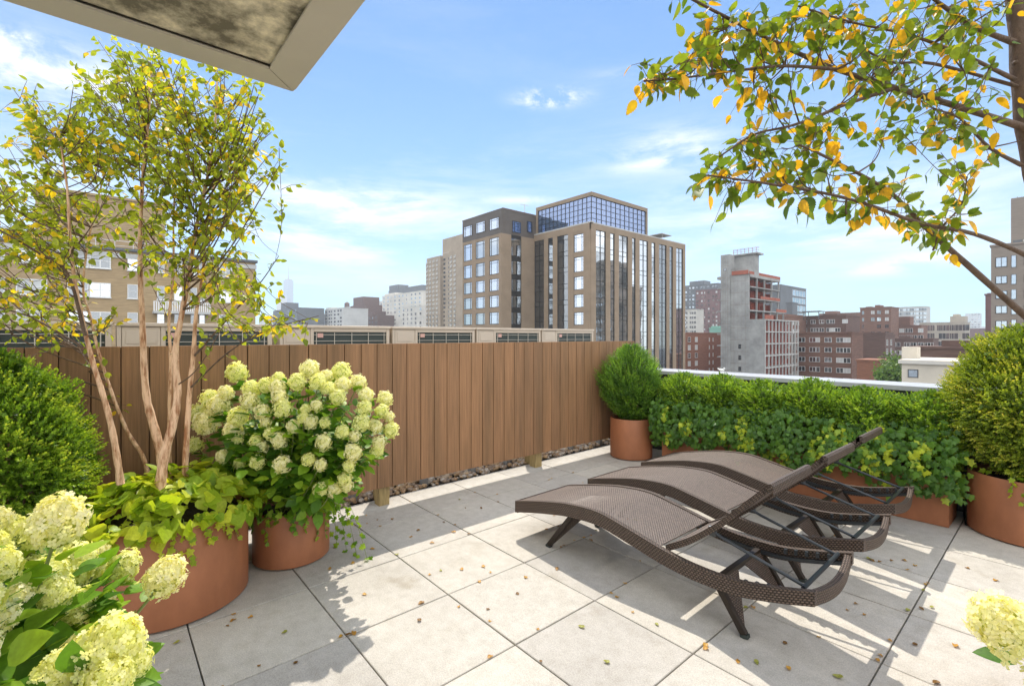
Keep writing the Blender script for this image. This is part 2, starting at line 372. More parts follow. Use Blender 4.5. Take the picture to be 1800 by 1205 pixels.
# soffit boards, mitred at the corner
def prism(m,pts,z0,z1):
    m.poly([(x,y,z0) for x,y in pts]); m.poly([(x,y,z1) for x,y in pts])
    for k in range(len(pts)): 
        a=pts[k];b=pts[(k+1)%len(pts)]; m.quad((*a,z0),(*b,z0),(*b,z1),(*a,z1))
W=.14
prism(m,[(cx0+.004,cy0-.003),(3.2,cy0-.003),(3.2,cy0-W),(cx0+W+.001,cy0-W)],z0,z0+.011)
prism(m,[(cx0+.001,cy0-.006),(cx0+W-.002,cy0-W-.003),(cx0+W-.002,-3.4),(cx0+.001,-3.4)],z0,z0+.011)
m.box(cx0-.012,cx0-.0005,-3.4,cy0+.012,z0+.02,z0+.05); m.box(cx0+.0005,3.2,cy0+.0005,cy0+.012,z0+.02,z0+.05)
par(m.build('metal_trim',MATS['trim']),oh)
m=MB(); m.box(cx0+.06,3.2,-3.4,cy0-.06,z0+.062,z0+.40); par(m.build('roof_deck',MATS['roofgrey']),oh)

# ================= condensers behind the fence =================
ACX=-5.2; pos=[(-1.15,-.0),(.082,1.292),(1.356,2.557),(2.594,3.80),(3.826,4.996),(5.056,6.255)]
acl=['air conditioning unit behind the birch stems, farthest from the corner bush','air conditioning unit just right of the birch stems behind the fence','beige air conditioning unit above the potted white hydrangea','beige air conditioning unit right of the one above the hydrangea','beige air conditioning unit in front of the brown tower base','beige air conditioning unit nearest the fence end by the corner bush']
def make_ac():
    t=empty('air_conditioner'); w=1.20;h=1.32;z0=.33;dp=.42
    m=MB(); m.box(-dp,-.02,0,w,z0,z0+h-.03); m.box(-dp-.01,.012,-.008,w+.008,z0+h-.03,z0+h)
    m.box(-.02,0,0,.03,z0,z0+h-.031); m.box(-.02,0,w-.04,w,z0,z0+h-.031); m.box(-.02,0,.30,.335,z0,z0+h-.031); m.box(-.02,0,.336,w-.041,z0+h-.07,z0+h-.031); m.box(-.02,0,.336,w-.041,z0,z0+.05)
    m.build('casing',MATS['acbeige'],t,bevel=.004)
    m=MB(); m.box(-.018,-.004,.034,.297,z0+.02,z0+h-.04); m.box(-.004,.0,.06,.27,z0+h-.18,z0+h-.07)
    for k in range(4): m.box(-.004,-.001,.08+k*.05,.083+k*.05,z0+.1,z0+h-.2)
    m.tube([(-.004,.285,z0+h-.2),(.004,.285,z0+h-.2)],.008)
    m.build('access_panel',MATS['acbeige'],t,bevel=.003)
    m=MB(); m.box(-.019,-.015,.336,w-.041,z0+.051,z0+h-.071); m.build('coil',MATS['accoil'],t)
    m=MB()
    for k in range(14): 
        z=z0+h-.10-k*.034*2.0; m.tube([(-.003,.34,z),(-.003,w-.045,z)],.003,5)
    for k in range(5): y=.36+k*(w-.43)/4; m.tube([(0.001,y,z0+.05),(0.001,y,z0+h-.075)],.004,5)
    m.build('wire_guard',MATS['acguard'],t)
    m=MB(); m.box(.0045,.006,.37,.43,z0+h-.13,z0+h-.085); m.build('sticker',MATS['sticker'],t)
    return t
ac=make_ac()
for i,(a_,b_) in enumerate(pos):
    o=ac if i==0 else copy_tree(ac); o.location=(ACX,a_,0); tag(o,acl[i],'air conditioner','air conditioning units in a row behind the fence')
m=MB(); m.box(-9.5,-4.92,-6,6.7,-3,.28); m.box(-4.93,-4.6,-6,6.2,-.3,-.03); m.box(-5.9,-5.15,-1.6,6.5,.28,.33)
tag(m.build('neighbouring_roof',MATS['roofgrey']),kind='structure')

# ================= loungers =================
W=.63
prof=[(0,.255),(.18,.300),(.35,.338),(.55,.375),(.8,.392),(1.02,.357),(1.28,.305),(1.47,.283),(1.69,.287),(1.88,.325),(2.05,.372)]
top=curve([(a,0,b_) for a,b_ in prof],6)
def sweep(m,path,y0,y1,t,uoff=0):
    """band between y0 and y1 following path (x,z); t = thickness downwards"""
    L_=0; q=[]
    for i,p in enumerate(path):
        if i: L_+=(path[i]-path[i-1]).length
        q.append(L_)
    for i in range(len(path)-1):
        a,b_=path[i],path[i+1]; ua,ub=q[i],q[i+1]
        A=lambda p,y,dz=0:(p.x,y,p.z-dz)
        ta=t[i] if hasattr(t,'__len__') else t; tb=t[i+1] if hasattr(t,'__len__') else t
        m.quad(A(a,y0),A(b_,y0),A(b_,y1),A(a,y1),[(ua,0),(ub,0),(ub,y1-y0),(ua,y1-y0)])
        m.quad(A(a,y1,ta),A(b_,y1,tb),A(b_,y0,tb),A(a,y0,ta),[(ua,0),(ub,0),(ub,y1-y0),(ua,y1-y0)])
        m.quad(A(a,y0,ta),A(b_,y0,tb),A(b_,y0),A(a,y0),[(ua,0),(ub,0),(ub,tb),(ua,ta)])
        m.quad(A(a,y1),A(b_,y1),A(b_,y1,tb),A(a,y1,ta),[(ua,0),(ub,0),(ub,tb),(ua,ta)])
    for p,k in ((path[0],0),(path[-1],-1)):
        tt=t[k] if hasattr(t,'__len__') else t
        m.quad((p.x,y0,p.z),(p.x,y1,p.z),(p.x,y1,p.z-tt),(p.x,y0,p.z-tt),[(0,0),(y1-y0,0),(y1-y0,tt),(0,tt)])
def make_lounger():
    t=empty('sun_lounger')
    n=len(top); th=[.088-.022*max(0,(i/n-.55)/.45) for i in range(n)]
    for y in (0,W-.034):
        m=MB(); sweep(m,top,y,y+.034,th); m.build('side_rail',MATS['wicker'],t,bevel=.004)
    seat=[Vector((p.x,0,p.z-.006)) for p in top if p.x<=1.275]
    m=MB(); sweep(m,seat,.0345,W-.0345,.007); m.build('seat',MATS['wicker_open'],t)
    # foot rail and the tail rail, which bows outward and dips
    m=MB(); a=top[0]; ee=[Vector((0,y,0)) for y in (0,W)]
    m.quad((0-.001,0,a.z),(0-.001,W,a.z),(0-.001,W,a.z-.088),(0-.001,0,a.z-.088),[(0,0),(W,0),(W,.088),(0,.088)])
    m.quad((.022,0,a.z-.01),(.022,W,a.z-.01),(.022,W,a.z-.088),(.022,0,a.z-.088),[(0,0),(W,0),(W,.088),(0,.088)])
    m.build('foot_rail',MATS['wicker'],t)
    m=MB(); e=top[-1]; path=[]
    for k in range(13):
        u=k/12; path.append(Vector((e.x-.006+.026*math.sin(PI*u),.02+(W-.04)*u,e.z-.012-.03*math.sin(PI*u))))
    hh=.062
    for k in range(12):
        a,b_=path[k],path[k+1]; ua,ub=k*W/12,(k+1)*W/12; th_=.03
        o_=lambda p,dx,dz:(p.x+dx,p.y,p.z+dz)
        m.quad(o_(a,0,0),o_(b_,0,0),o_(b_,0,-hh),o_(a,0,-hh),[(ua,0),(ub,0),(ub,hh),(ua,hh)])
        m.quad(o_(a,-th_,0),o_(b_,-th_,0),o_(b_,-th_,-hh),o_(a,-th_,-hh),[(ua,0),(ub,0),(ub,hh),(ua,hh)])
        m.quad(o_(a,-th_,0),o_(b_,-th_,0),o_(b_,0,0),o_(a,0,0),[(ua,0),(ub,0),(ub,th_),(ua,th_)])
        m.quad(o_(a,-th_,-hh),o_(b_,-th_,-hh),o_(b_,0,-hh),o_(a,0,-hh),[(ua,0),(ub,0),(ub,th_),(ua,th_)])
    m.build('tail_rail',MATS['wicker'],t)
    # backrest: woven panel with rolled edge and a kinked headrest
    bp_=curve([(1.275,0,.312),(1.407,0,.393),(1.506,0,.469),(1.619,0,.569),(1.718,0,.674),(1.80,0,.758),(1.838,0,.795)],5)
    nb=len(bp_)
    m=MB(); sweep(m,bp_,.062,W-.062,.010); m.build('backrest',MATS['wicker_open'],t)
    for y in (.040,W-.075):
        m=MB(); k=.040
        sweep(m,[Vector((p.x,0,p.z+.008)) for p in bp_],y,y+.035,k); m.build('backrest_rail',MATS['wicker'],t,bevel=.008)
    m=MB(); tp=bp_[-1]; sweep(m,[Vector((tp.x-.022,0,tp.z-.010)),Vector((tp.x-.008,0,tp.z+.008)),Vector((tp.x+.010,0,tp.z+.012)),Vector((tp.x+.022,0,tp.z))],.040,W-.040,.040); m.build('top_bar',MATS['wicker'],t,bevel=.006)
    # inner metal ledge with notches, prop arms and cross bar
    for y in (.036,W-.051):
        led=[Vector((p.x,0,p.z-.045)) for p in top if 1.0<p.x<2.03]
        m=MB(); sweep(m,led,y,y+.015,.02)
        for k in range(5): m.box(1.72+k*.055,1.735+k*.055,y-.0005,y+.0155,.262+k*.011,.29+k*.011)
        m.build('inner_ledge',MATS['darkmetal'],t)
    m=MB()
    for y in (.068,W-.068): m.tube([(1.545,y,.475),(1.60,y,.455),(1.99,y,.352)],.0085,8)
    m.tube([(1.99,.045,.352),(1.99,W-.045,.352)],.011,8)
    m.build('prop_frame',MATS['darkmetal'],t,smooth=True)
    for y in (.06,W-.06):
        m=MB(); m.box(1.525,1.565,y-.01,y+.01,.455,.505); m.build('prop_bracket',MATS['bracket'],t,bevel=.003)
    # legs: slanted bars joined by woven triangles and an upper cross rail
    for xt,xf,zt in ((.575,.335,.31),(1.575,1.725,.235)):
        sgn=1 if xf<xt else -1
        m=MB(); m.bar((xt,.05,zt-.005),(xt,W-.05,zt-.005),.03,.03); m.build('leg_crossbar',MATS['wicker'],t)
        for s_ in (0,1):
            y=.035 if s_==0 else W-.035; c=W/2+(-.05 if s_==0 else .05)
            m=MB(); m.bar((xt,y,zt),(xf,y,.014),.034,.03,(0,1,0)); l=m.build('leg',MATS['wicker'],t,bevel=.003)
            m=MB(); m.bar((xf+.0,y,.016),(xf+.004*(-sgn),y,.0),.038,.034,(0,1,0)); m.build('foot_cap',MATS['foot'],l)
            m=MB(); y2=y+(.018 if s_==0 else -.018)
            q=lambda u:(xt+(xf-xt)*u, zt-zt*u)
            x1,z1=q(0);x2,z2=q(.93)
            for dx in (0,.008):
                m.quad((x1+dx,y2,z1),(x2+dx,y2,z2),((x1+(x1*.9+x2*.1-x1))+dx,c,z1*.9+z2*.1),(x1+dx,c,z1),[(0,0),(0,.3),(abs(c-y2),.03),(abs(c-y2),0)])
            m.build('leg_web',MATS['wicker'],t)
    return t
lg=make_lounger()
LL=[((-2.80,2.43,0),R(0.6),'woven brown lounger nearest the camera, with a pale leaf on its seat'),
    ((-2.81,3.30,0),R(-.3),'middle woven brown lounger of the three'),
    ((-2.83,4.15,0),R(0),'woven brown lounger closest to the long hedge planter')]
for i,(loc,rz,lab) in enumerate(LL):
    o=lg if i==0 else copy_tree(lg); o.location=loc; o.rotation_euler=(0,0,rz); tag(o,lab,'sun lounger','three wicker sun loungers side by side')

# ================= pots =================
def pot(cx,cy,r,h,label):
    t=empty('round_planter',(cx,cy,0),0,label,'planter','round terracotta coloured planters')
    m=MB(); b_=.008
    m.lathe([(0,0.006),(r-.014,.006),(r-.01,0.0065),(r,.014),(r,h-.006),(r-.004,h),(r-.016,h),(r-.022,h-.006),(r-.022,h-.09),(0,h-.09)],0,0,96)
    o=m.build('pot_body',MATS['pot'],t); o.data.polygons.foreach_set('use_smooth',[True]*len(o.data.polygons)); o.data.set_sharp_from_angle(angle=R(35))
    m=MB(); m.lathe([(r-.023,h-.055),(r*.6,h-.045),(0,h-.04)],0,0,40); m.build('soil',MATS['soil'],t,smooth=True)
    return t
pot(-3.427,.308,.39,.525,'largest round terracotta coloured planter, holding the multi stemmed birch')
pot(-3.551,1.004,.247,.36,'round terracotta coloured planter under the bushy white hydrangea')
pot(-3.649,5.135,.262,.50,'round terracotta coloured planter at the far end of the fence')
pot(-.20,5.40,.345,.47,'round terracotta coloured planter beside the end of the hedge box')
t=empty('hedge_planter',(-1.9,5.34,0),0,'long low rectangular terracotta coloured planter behind the loungers','planter')
m=MB(); x0,x1,y0,y1,h=-3.20,-.623,5.13,5.54,.40
m.box(x0,x1,y0,y1,.004,h-.06); m.box(x0,x1,y0,y0+.02,h-.06,h); m.box(x0,x1,y1-.02,y1,h-.06,h); m.box(x0,x0+.02,y0+.02,y1-.02,h-.06,h); m.box(x1-.02,x1,y0+.02,y1-.02,h-.06,h)
par(m.build('box_body',MATS['pot']),t)
m=MB(); m.box(x0+.021,x1-.021,y0+.021,y1-.021,h-.059,h-.03); par(m.build('soil',MATS['soil']),t)
m=MB(); pts=curve([at(1686,770,4.35),(-.60,5.62,.40),(-.585,5.60,.2),(-.57,5.50,.03),(-.54,5.30,.012),(-.56,5.62,.012)],8); m.tube(pts,.007,8)
tag(m.build('drip_hose',MATS['cable'],smooth=True),'black hose hanging in the gap between hedge box and round planter','hose')
# white ornament on the coping
# ================= foliage materials =================
leafmat('box_leaf',(.07,.15,.016),(.25,.42,.03),(.55,.64,.08),trans=.40,p=(0,.55,1))
leafmat('box_leaf_autumn',(.075,.14,.016),(.33,.42,.035),(.70,.60,.11),trans=.40,p=(0,.6,1))
leafmat('yew_leaf',(.05,.12,.02),(.17,.34,.03),(.38,.54,.06),trans=.36,p=(0,.55,1))
leafmat('birch_leaf',(.18,.25,.025),(.46,.52,.045),(.88,.60,.035),trans=.52,p=(0,.62,.95))
leafmat('birch_leaf_near',(.085,.165,.022),(.26,.34,.03),(.76,.44,.03),trans=.48,p=(0,.58,.78))
leafmat('ivy_leaf',(.04,.11,.014),(.13,.27,.028),(.52,.60,.04),trans=.32,rough=.35,p=(0,.72,1))
leafmat('lime_leaf',(.20,.34,.02),(.40,.52,.03),(.60,.64,.06),trans=.48,p=(0,.5,1))
leafmat('hyd_leaf',(.06,.16,.015),(.17,.34,.025),(.36,.52,.04),trans=.42,p=(0,.6,1))
leafmat('petal',(.44,.52,.13),(.86,.85,.45),(.93,.90,.66),trans=.38,rough=.6,p=(0,.5,1))
leafmat('petal_green',(.42,.52,.10),(.82,.85,.32),(.92,.91,.52),trans=.38,rough=.6,p=(0,.5,1))
leafmat('dead_leaf',(.16,.08,.02),(.50,.26,.04),(.30,.30,.06),trans=.2,p=(0,.6,1))
bark=mat('birch_bark',(.80,.53,.34),.75,col2=(.38,.17,.075),p=(.38,.56),nscale=9,stretch=(5,5,1.1),bump=.5,bscale=40,noise=.1,detail=10)
mat('twig',(.13,.075,.04),.7,noise=.3,nscale=30); mat('branch_bark',(.13,.080,.05),.7,noise=.45,nscale=14,stretch=(2,2,1),bump=.4,bscale=60)
mat('stem_green',(.22,.26,.07),.6,noise=.2)
mat('boxwood_stem',(.28,.18,.10),.75,noise=.3,nscale=30)

# ================= clipped shrubs =================
def shrub(name,cx,cy,prof,nshoot,label,cat,group,lm='box_leaf',kind='box',ls=.017,slen=.08,up=.5,lump=.10,inner=2600,stems=14,soil_z=.45,seed=1,lpair=7,tb=0):
    rng=np.random.default_rng(seed); zs=np.array([p[0] for p in prof]); rs=np.array([p[1] for p in prof])
    z=rng.uniform(zs[0],zs[-1],nshoot*3); r=np.interp(z,zs,rs); keep=rng.random(len(z))<(r+.08)/(rs.max()+.08); z=z[keep][:nshoot]; r=r[keep][:nshoot]
    th=rng.uniform(0,2*PI,len(z))
    # lumps: clusters of shoots that reach further out
    lc=rng.uniform(0,2*PI,26); lz=rng.uniform(zs[0],zs[-1],26); la=rng.uniform(-.6,1,26)
    f=np.ones(len(z))
    for k in range(26):
        dth=np.abs((th-lc[k]+PI)%(2*PI)-PI); f+=lump*la[k]*np.exp(-(dth*np.maximum(r,.1)/.11)**2-((z-lz[k])/.11)**2)
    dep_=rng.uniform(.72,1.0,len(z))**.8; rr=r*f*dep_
    tip=np.stack([cx+rr*np.cos(th),cy+rr*np.sin(th),z+rng.normal(0,.012,len(z))],1)
    slope=np.interp(z,zs[1:],-np.diff(rs)/np.maximum(np.diff(zs),1e-3))
    out=np.stack([np.cos(th),np.sin(th),np.clip(slope,-.6,2)+up],1); out=unit(out+rng.normal(0,.22,out.shape))
    P=[];D=[];Nn=[];S=[];T=[]
    tb_=tb+.18*np.array([math.sin(5*a+3*b) for a,b in zip(th,z*6)])
    for k in range(lpair):
        t=k/(lpair-1); base=tip-out*slen*(1-t)
        for s_ in (0,1):
            side=unit(np.cross(out,rnd(len(z)))); d=unit(out*(.7+.5*t)+side*(1.0-.5*t))
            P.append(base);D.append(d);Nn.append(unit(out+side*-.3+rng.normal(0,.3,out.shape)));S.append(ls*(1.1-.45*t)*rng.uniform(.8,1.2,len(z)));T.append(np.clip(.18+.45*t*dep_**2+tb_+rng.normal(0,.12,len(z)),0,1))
    # inner leaves on the branches
    zi=rng.uniform(zs[0],zs[-1],inner); ri=np.interp(zi,zs,rs)*np.sqrt(rng.random(inner))*.86; ti=rng.uniform(0,2*PI,inner)
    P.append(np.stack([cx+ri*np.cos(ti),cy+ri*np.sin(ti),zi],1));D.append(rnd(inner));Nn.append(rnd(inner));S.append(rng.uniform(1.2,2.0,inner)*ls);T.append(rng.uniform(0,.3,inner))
    t=empty(name,(cx,cy,soil_z),0,label,cat,group)
    P=np.concatenate(P); P[:,0]-=cx;P[:,1]-=cy;P[:,2]-=soil_z
    scatter('foliage',P,np.concatenate(D),np.concatenate(Nn),np.concatenate(S),kind,MATS[lm],t,np.concatenate(T))
    m=MB()
    for k in range(stems):
        a=2*PI*k/stems+rng.uniform(-.2,.2); zt=rng.uniform(zs[0]+.15,zs[-1]-.15); rt=np.interp(zt,zs,rs)*.75*rng.uniform(.4,1)
        m.tube(curve([(.06*math.cos(a),.06*math.sin(a),-.03),(.45*rt*math.cos(a),.45*rt*math.sin(a),.3*(zt-soil_z)),(rt*math.cos(a),rt*math.sin(a),zt-soil_z)],4),[.008-.0006*q for q in range(9)],5)
    m.build('stems',MATS['boxwood_stem'],t)
    return t
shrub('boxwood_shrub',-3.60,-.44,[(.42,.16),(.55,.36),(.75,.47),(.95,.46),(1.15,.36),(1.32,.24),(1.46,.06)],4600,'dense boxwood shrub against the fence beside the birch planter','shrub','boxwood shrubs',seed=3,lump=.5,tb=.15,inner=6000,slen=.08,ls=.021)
pot(-3.60,-.44,.25,.42,'round terracotta coloured planter hidden under the boxwood behind the foreground flowers')
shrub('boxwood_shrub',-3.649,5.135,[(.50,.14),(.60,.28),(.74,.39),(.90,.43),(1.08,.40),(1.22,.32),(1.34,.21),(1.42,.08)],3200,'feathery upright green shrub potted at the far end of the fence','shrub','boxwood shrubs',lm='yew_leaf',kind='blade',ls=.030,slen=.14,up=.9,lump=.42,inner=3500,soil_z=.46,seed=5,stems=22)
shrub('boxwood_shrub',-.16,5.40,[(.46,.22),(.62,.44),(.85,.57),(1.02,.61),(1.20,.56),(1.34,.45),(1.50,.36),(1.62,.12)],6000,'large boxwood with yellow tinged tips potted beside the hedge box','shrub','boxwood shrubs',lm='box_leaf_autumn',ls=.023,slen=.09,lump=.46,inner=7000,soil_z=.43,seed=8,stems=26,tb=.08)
hl=['hedge shrub nearest the far round planter','second hedge shrub from the far round planter','third hedge shrub from the far round planter','hedge shrub just right of the middle of the long box','hedge shrub behind the raised lounger backrests','hedge shrub nearest the large yellow tinged boxwood']
for k in range(6):
    xc=-3.03+k*.455; top_=[1.08,1.09,1.06,1.10,1.06,1.05][k]
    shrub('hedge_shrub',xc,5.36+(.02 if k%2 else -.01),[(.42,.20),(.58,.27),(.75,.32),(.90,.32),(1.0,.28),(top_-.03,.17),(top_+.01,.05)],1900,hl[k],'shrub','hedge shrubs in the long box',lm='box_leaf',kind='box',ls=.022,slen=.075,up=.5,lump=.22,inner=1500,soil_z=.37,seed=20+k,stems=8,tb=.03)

# ================= ivy =================
def ivy_sheet(name,P,D,Nn,S,T,strands,label,cat,m_='ivy_leaf',kind='ivy'):
    t=empty(name,tuple(np.mean(P,axis=0)),0,label,cat); o=scatter('foliage',P,D,Nn,S,kind,MATS[m_],None,T); par(o,t)
    m=MB()
    for s_ in strands: m.tube(s_,.0016,4)
    if strands: par(m.build('runners',MATS['stem_green']),t)
    return t
rng=np.random.default_rng(11)
n=2300; x=rng.uniform(-3.30,-.56,n)
low=.33+.07*np.sin(x*5)+.05*np.sin(x*13+1); low=np.where(x>-.95,.27,low)
u=rng.random(n)**.85; z=.86-(.86-low)*u+.03*np.sin(x*9); y=5.15-.12*np.sin(PI*np.clip((z-.2)/.62,0,1))**.7-rng.uniform(0,.05,n)+np.where(z>.78,rng.uniform(0,.15,n),0)
P=np.stack([x,y,z],1); cl=np.zeros(n)
for k in range(26):
    cxk,czk=rng.uniform(-3.3,-.6),rng.uniform(.3,.75); cl+=np.exp(-((x-cxk)/.06)**2-((z-czk)/.09)**2)
T=np.clip(rng.uniform(0,.55,n)+.75*(cl>.5)*rng.random(n)**.4,0,1)
strands=[]; PS=[];TS_=[]
for k in range(24):
    xs=rng.uniform(-3.25,-.62); zz=.40; p=[(xs,5.09,.45)]; ln=int(rng.integers(3,8))
    for j in range(ln):
        zz-=.03; xs+=rng.normal(0,.012); p.append((xs,5.118-rng.uniform(0,.01),zz))
        PS.append((xs+rng.choice([-.02,.02]),5.10,zz)); TS_.append(rng.uniform(.5,1) if k%3 else rng.uniform(.1,.5))
    strands.append(p)
for k in range(60):  # right end, over the corner of the box
    xs=rng.uniform(-.66,-.50); PS.append((xs,rng.uniform(5.08,5.35),rng.uniform(.22,.62)*1.0)); TS_.append(rng.uniform(.2,1))
for k in range(160): # left end
    PS.append((rng.uniform(-3.38,-3.2),rng.uniform(5.10,5.4),rng.uniform(.22,.80))); TS_.append(rng.uniform(.0,.6))
P=np.concatenate([P,np.array(PS)]);T=np.concatenate([T,np.array(TS_)]);n=len(P)
Nn=unit(np.stack([rng.normal(0,.35,n),-1+rng.normal(0,.25,n),.35+rng.normal(0,.35,n)],1)); D=unit(np.stack([rng.normal(0,.5,n),rng.normal(-.2,.2,n),-1+rng.normal(0,.4,n)],1))
ivy_sheet('trailing_ivy',P,D,Nn,rng.uniform(.032,.066,n),T,strands,'dark glossy ivy spilling over the front of the long hedge box','ivy')
def rim_plants(name,cx,cy,r,zr,nn,s0,s1,label,m_,kind,hang,a0,a1,dome=.14,seed=1,over=.05,tint=(0,1),nst=8,stl=(3,8),st_s=.04,down=.08):
    rng=np.random.default_rng(seed); a=rng.uniform(0,2*PI,nn); q=np.sqrt(rng.random(nn))*(r+over); 
    z=zr+dome*(1-(q/(r+over))**2)+rng.uniform(-.02,.05,nn); edge=q>r-.02; z=np.where(edge,zr-rng.random(nn)**1.5*down*(.4+.6*np.sin(a*3+seed)**2)+.03,z)
    P=[np.stack([cx+q*np.cos(a),cy+q*np.sin(a),z],1)]
    out=np.stack([np.cos(a),np.sin(a),np.zeros(nn)],1); tilt=(q/(r+over))[:,None]
    Nn=[unit(out*tilt*1.0+np.array([0,0,1.0])*(1.25-tilt)+rng.normal(0,.28,(nn,3)))]; D=[unit(out*1.0+rng.normal(0,.5,(nn,3))+np.array([0,0,-.45])*tilt)]
    S=[rng.uniform(s0,s1,nn)]; T=[rng.uniform(tint[0],tint[1],nn)]; strands=[]
    for k in range(nst):
        a_=a0+(a1-a0)*(k+.5)/nst+rng.normal(0,.08); L_=rng.integers(*stl); p=[]; zz=zr+.01; aa=a_
        p.append((cx+(r-.03)*math.cos(aa),cy+(r-.03)*math.sin(aa),zr+.03))
        for j in range(L_):
            rr=r+.012+.012*rng.random(); pt=(cx+rr*math.cos(aa),cy+rr*math.sin(aa),zz); p.append(pt)
            P.append(np.array([[pt[0]+.01*math.cos(aa),pt[1]+.01*math.sin(aa),pt[2]]])); Nn.append(unit(np.array([[math.cos(aa)+rng.normal(0,.4),math.sin(aa)+rng.normal(0,.4),.5]]))); D.append(unit(np.array([[rng.normal(0,.7),rng.normal(0,.7),-1]]))); S.append(np.array([st_s*rng.uniform(.6,1.1)])); T.append(np.array([rng.uniform(*tint)]))
            zz-=rng.uniform(.022,.04); aa+=rng.normal(0,.03)
        strands.append(p)
    return ivy_sheet(name,np.concatenate(P),np.concatenate(D),np.concatenate(Nn),np.concatenate(S),np.concatenate(T),strands,label,'ground cover' if kind=='heart' else 'ivy',m_,kind)
rim_plants('sweet_potato_vine',-3.427,.308,.38,.54,560,.045,.10,'lime green heart leaved vine filling the birch planter','lime_leaf','heart',1,-1.8,.9,dome=.17,seed=2,over=.09,nst=0)
rim_plants('lime_ivy',-3.427,.308,.385,.53,300,.03,.055,'small leaved lime ivy trailing down the side of the birch planter','lime_leaf','ivy',1,-1.7,1.0,dome=.10,seed=4,over=.06,nst=13,stl=(3,8),st_s=.045,down=.14)
rim_plants('green_ivy',-3.551,1.004,.24,.37,260,.03,.055,'green ivy spilling over the rim below the potted hydrangea','hyd_leaf','ivy',1,-1.6,1.4,dome=.10,seed=6,over=.08,nst=10,stl=(3,9),st_s=.04,tint=(.2,1),down=.12)
rim_plants('lime_ivy_trail',-.20,5.40,.34,.485,70,.03,.055,'short lime ivy trail hanging down the front of the round planter beside the hedge box','lime_leaf','ivy',1,-1.9,-1.2,dome=.03,seed=9,over=.02,nst=3,stl=(4,8),st_s=.045,tint=(0,.7),down=.03)
# a few trailing runners reaching the paving
m=MB();PS=[]
for k in range(4):
    a=at(585+k*9,880,3.35); p=[a]
    for j in range(6): p.append(p[-1]+Vector((.015*(k-1),.01,-.045-.006*j))); PS.append(p[-1])
    m.tube(p,.0015,4)
t=empty('ivy_runner',tuple(PS[0]),0,'loose ivy runners dangling to the paving beside the hydrangea planter','ivy'); par(m.build('runners',MATS['stem_green']),t)
n=len(PS)*2; P=np.repeat(np.array([tuple(p) for p in PS]),2,axis=0)+rng.normal(0,.012,(n,3)); par(scatter('foliage',P,rnd(n)-[0,0,.6],rnd(n)*.4+[.6,-.6,.5],rng.uniform(.025,.045,n),'ivy',MATS['hyd_leaf'],None,rng.uniform(.3,1,n)),t)

# ================= hydrangeas =================
def bloom_mesh(name,nf,fs,mt,seed,cone=.15):
    rng=np.random.default_rng(seed); k=np.arange(nf)+.5; ph=np.arccos(1-1.72*k/nf); th=PI*(1+5**.5)*k
    d=np.stack([np.sin(ph)*np.cos(th),np.sin(ph)*np.sin(th),np.cos(ph)],1); lay=rng.uniform(.80,1.0,nf)
    bump=1+.09*np.sin(th*3+ph*5+seed)+.05*rng.normal(size=nf)
    P=d*(lay*bump)[:,None]*np.array([1,1,1+cone]); Nn=unit(d+rng.normal(0,.32,(nf,3))); D=unit(np.cross(Nn,rnd(nf)))
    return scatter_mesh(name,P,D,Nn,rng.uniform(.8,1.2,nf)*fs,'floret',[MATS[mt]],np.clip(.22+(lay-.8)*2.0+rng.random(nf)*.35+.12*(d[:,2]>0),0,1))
BM=[bloom_mesh('bloom',190,.185,'petal' if k%2 else 'petal_green',k) for k in range(4)]
BN=[bloom_mesh('bloom_near',300,.185,'petal' if k==0 else 'petal_green',10+k,.25) for k in range(3)]
# pale core so no gaps show through
def with_core(me):
    import bmesh
    bm=bmesh.new(); bm.from_mesh(me); n0=len(bm.verts); lay=bm.verts.layers.float.get('tint')
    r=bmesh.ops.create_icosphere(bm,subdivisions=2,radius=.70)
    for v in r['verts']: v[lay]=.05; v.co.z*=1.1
    bm.to_mesh(me); bm.free()
for q in BM+BN: with_core(q)
def leaves_along(P0,n,s0,s1,spread,rng,outc):
    P=[];D=[];Nn=[];S=[]
    for p in P0:
        for k in range(n):
            d=np.array([rng.normal(),rng.normal(),rng.normal()*.5-.1]); d/=np.linalg.norm(d); o=unit(np.array(p)-outc)
            d=unit(d+o*.6); P.append(np.array(p)+d*spread*rng.uniform(.2,1)-o*spread*.6);D.append(d);Nn.append(unit(np.array([0,0,1.0])+.5*o+rng.normal(0,.3,3)));S.append(rng.uniform(s0,s1))
    return P,D,Nn,S
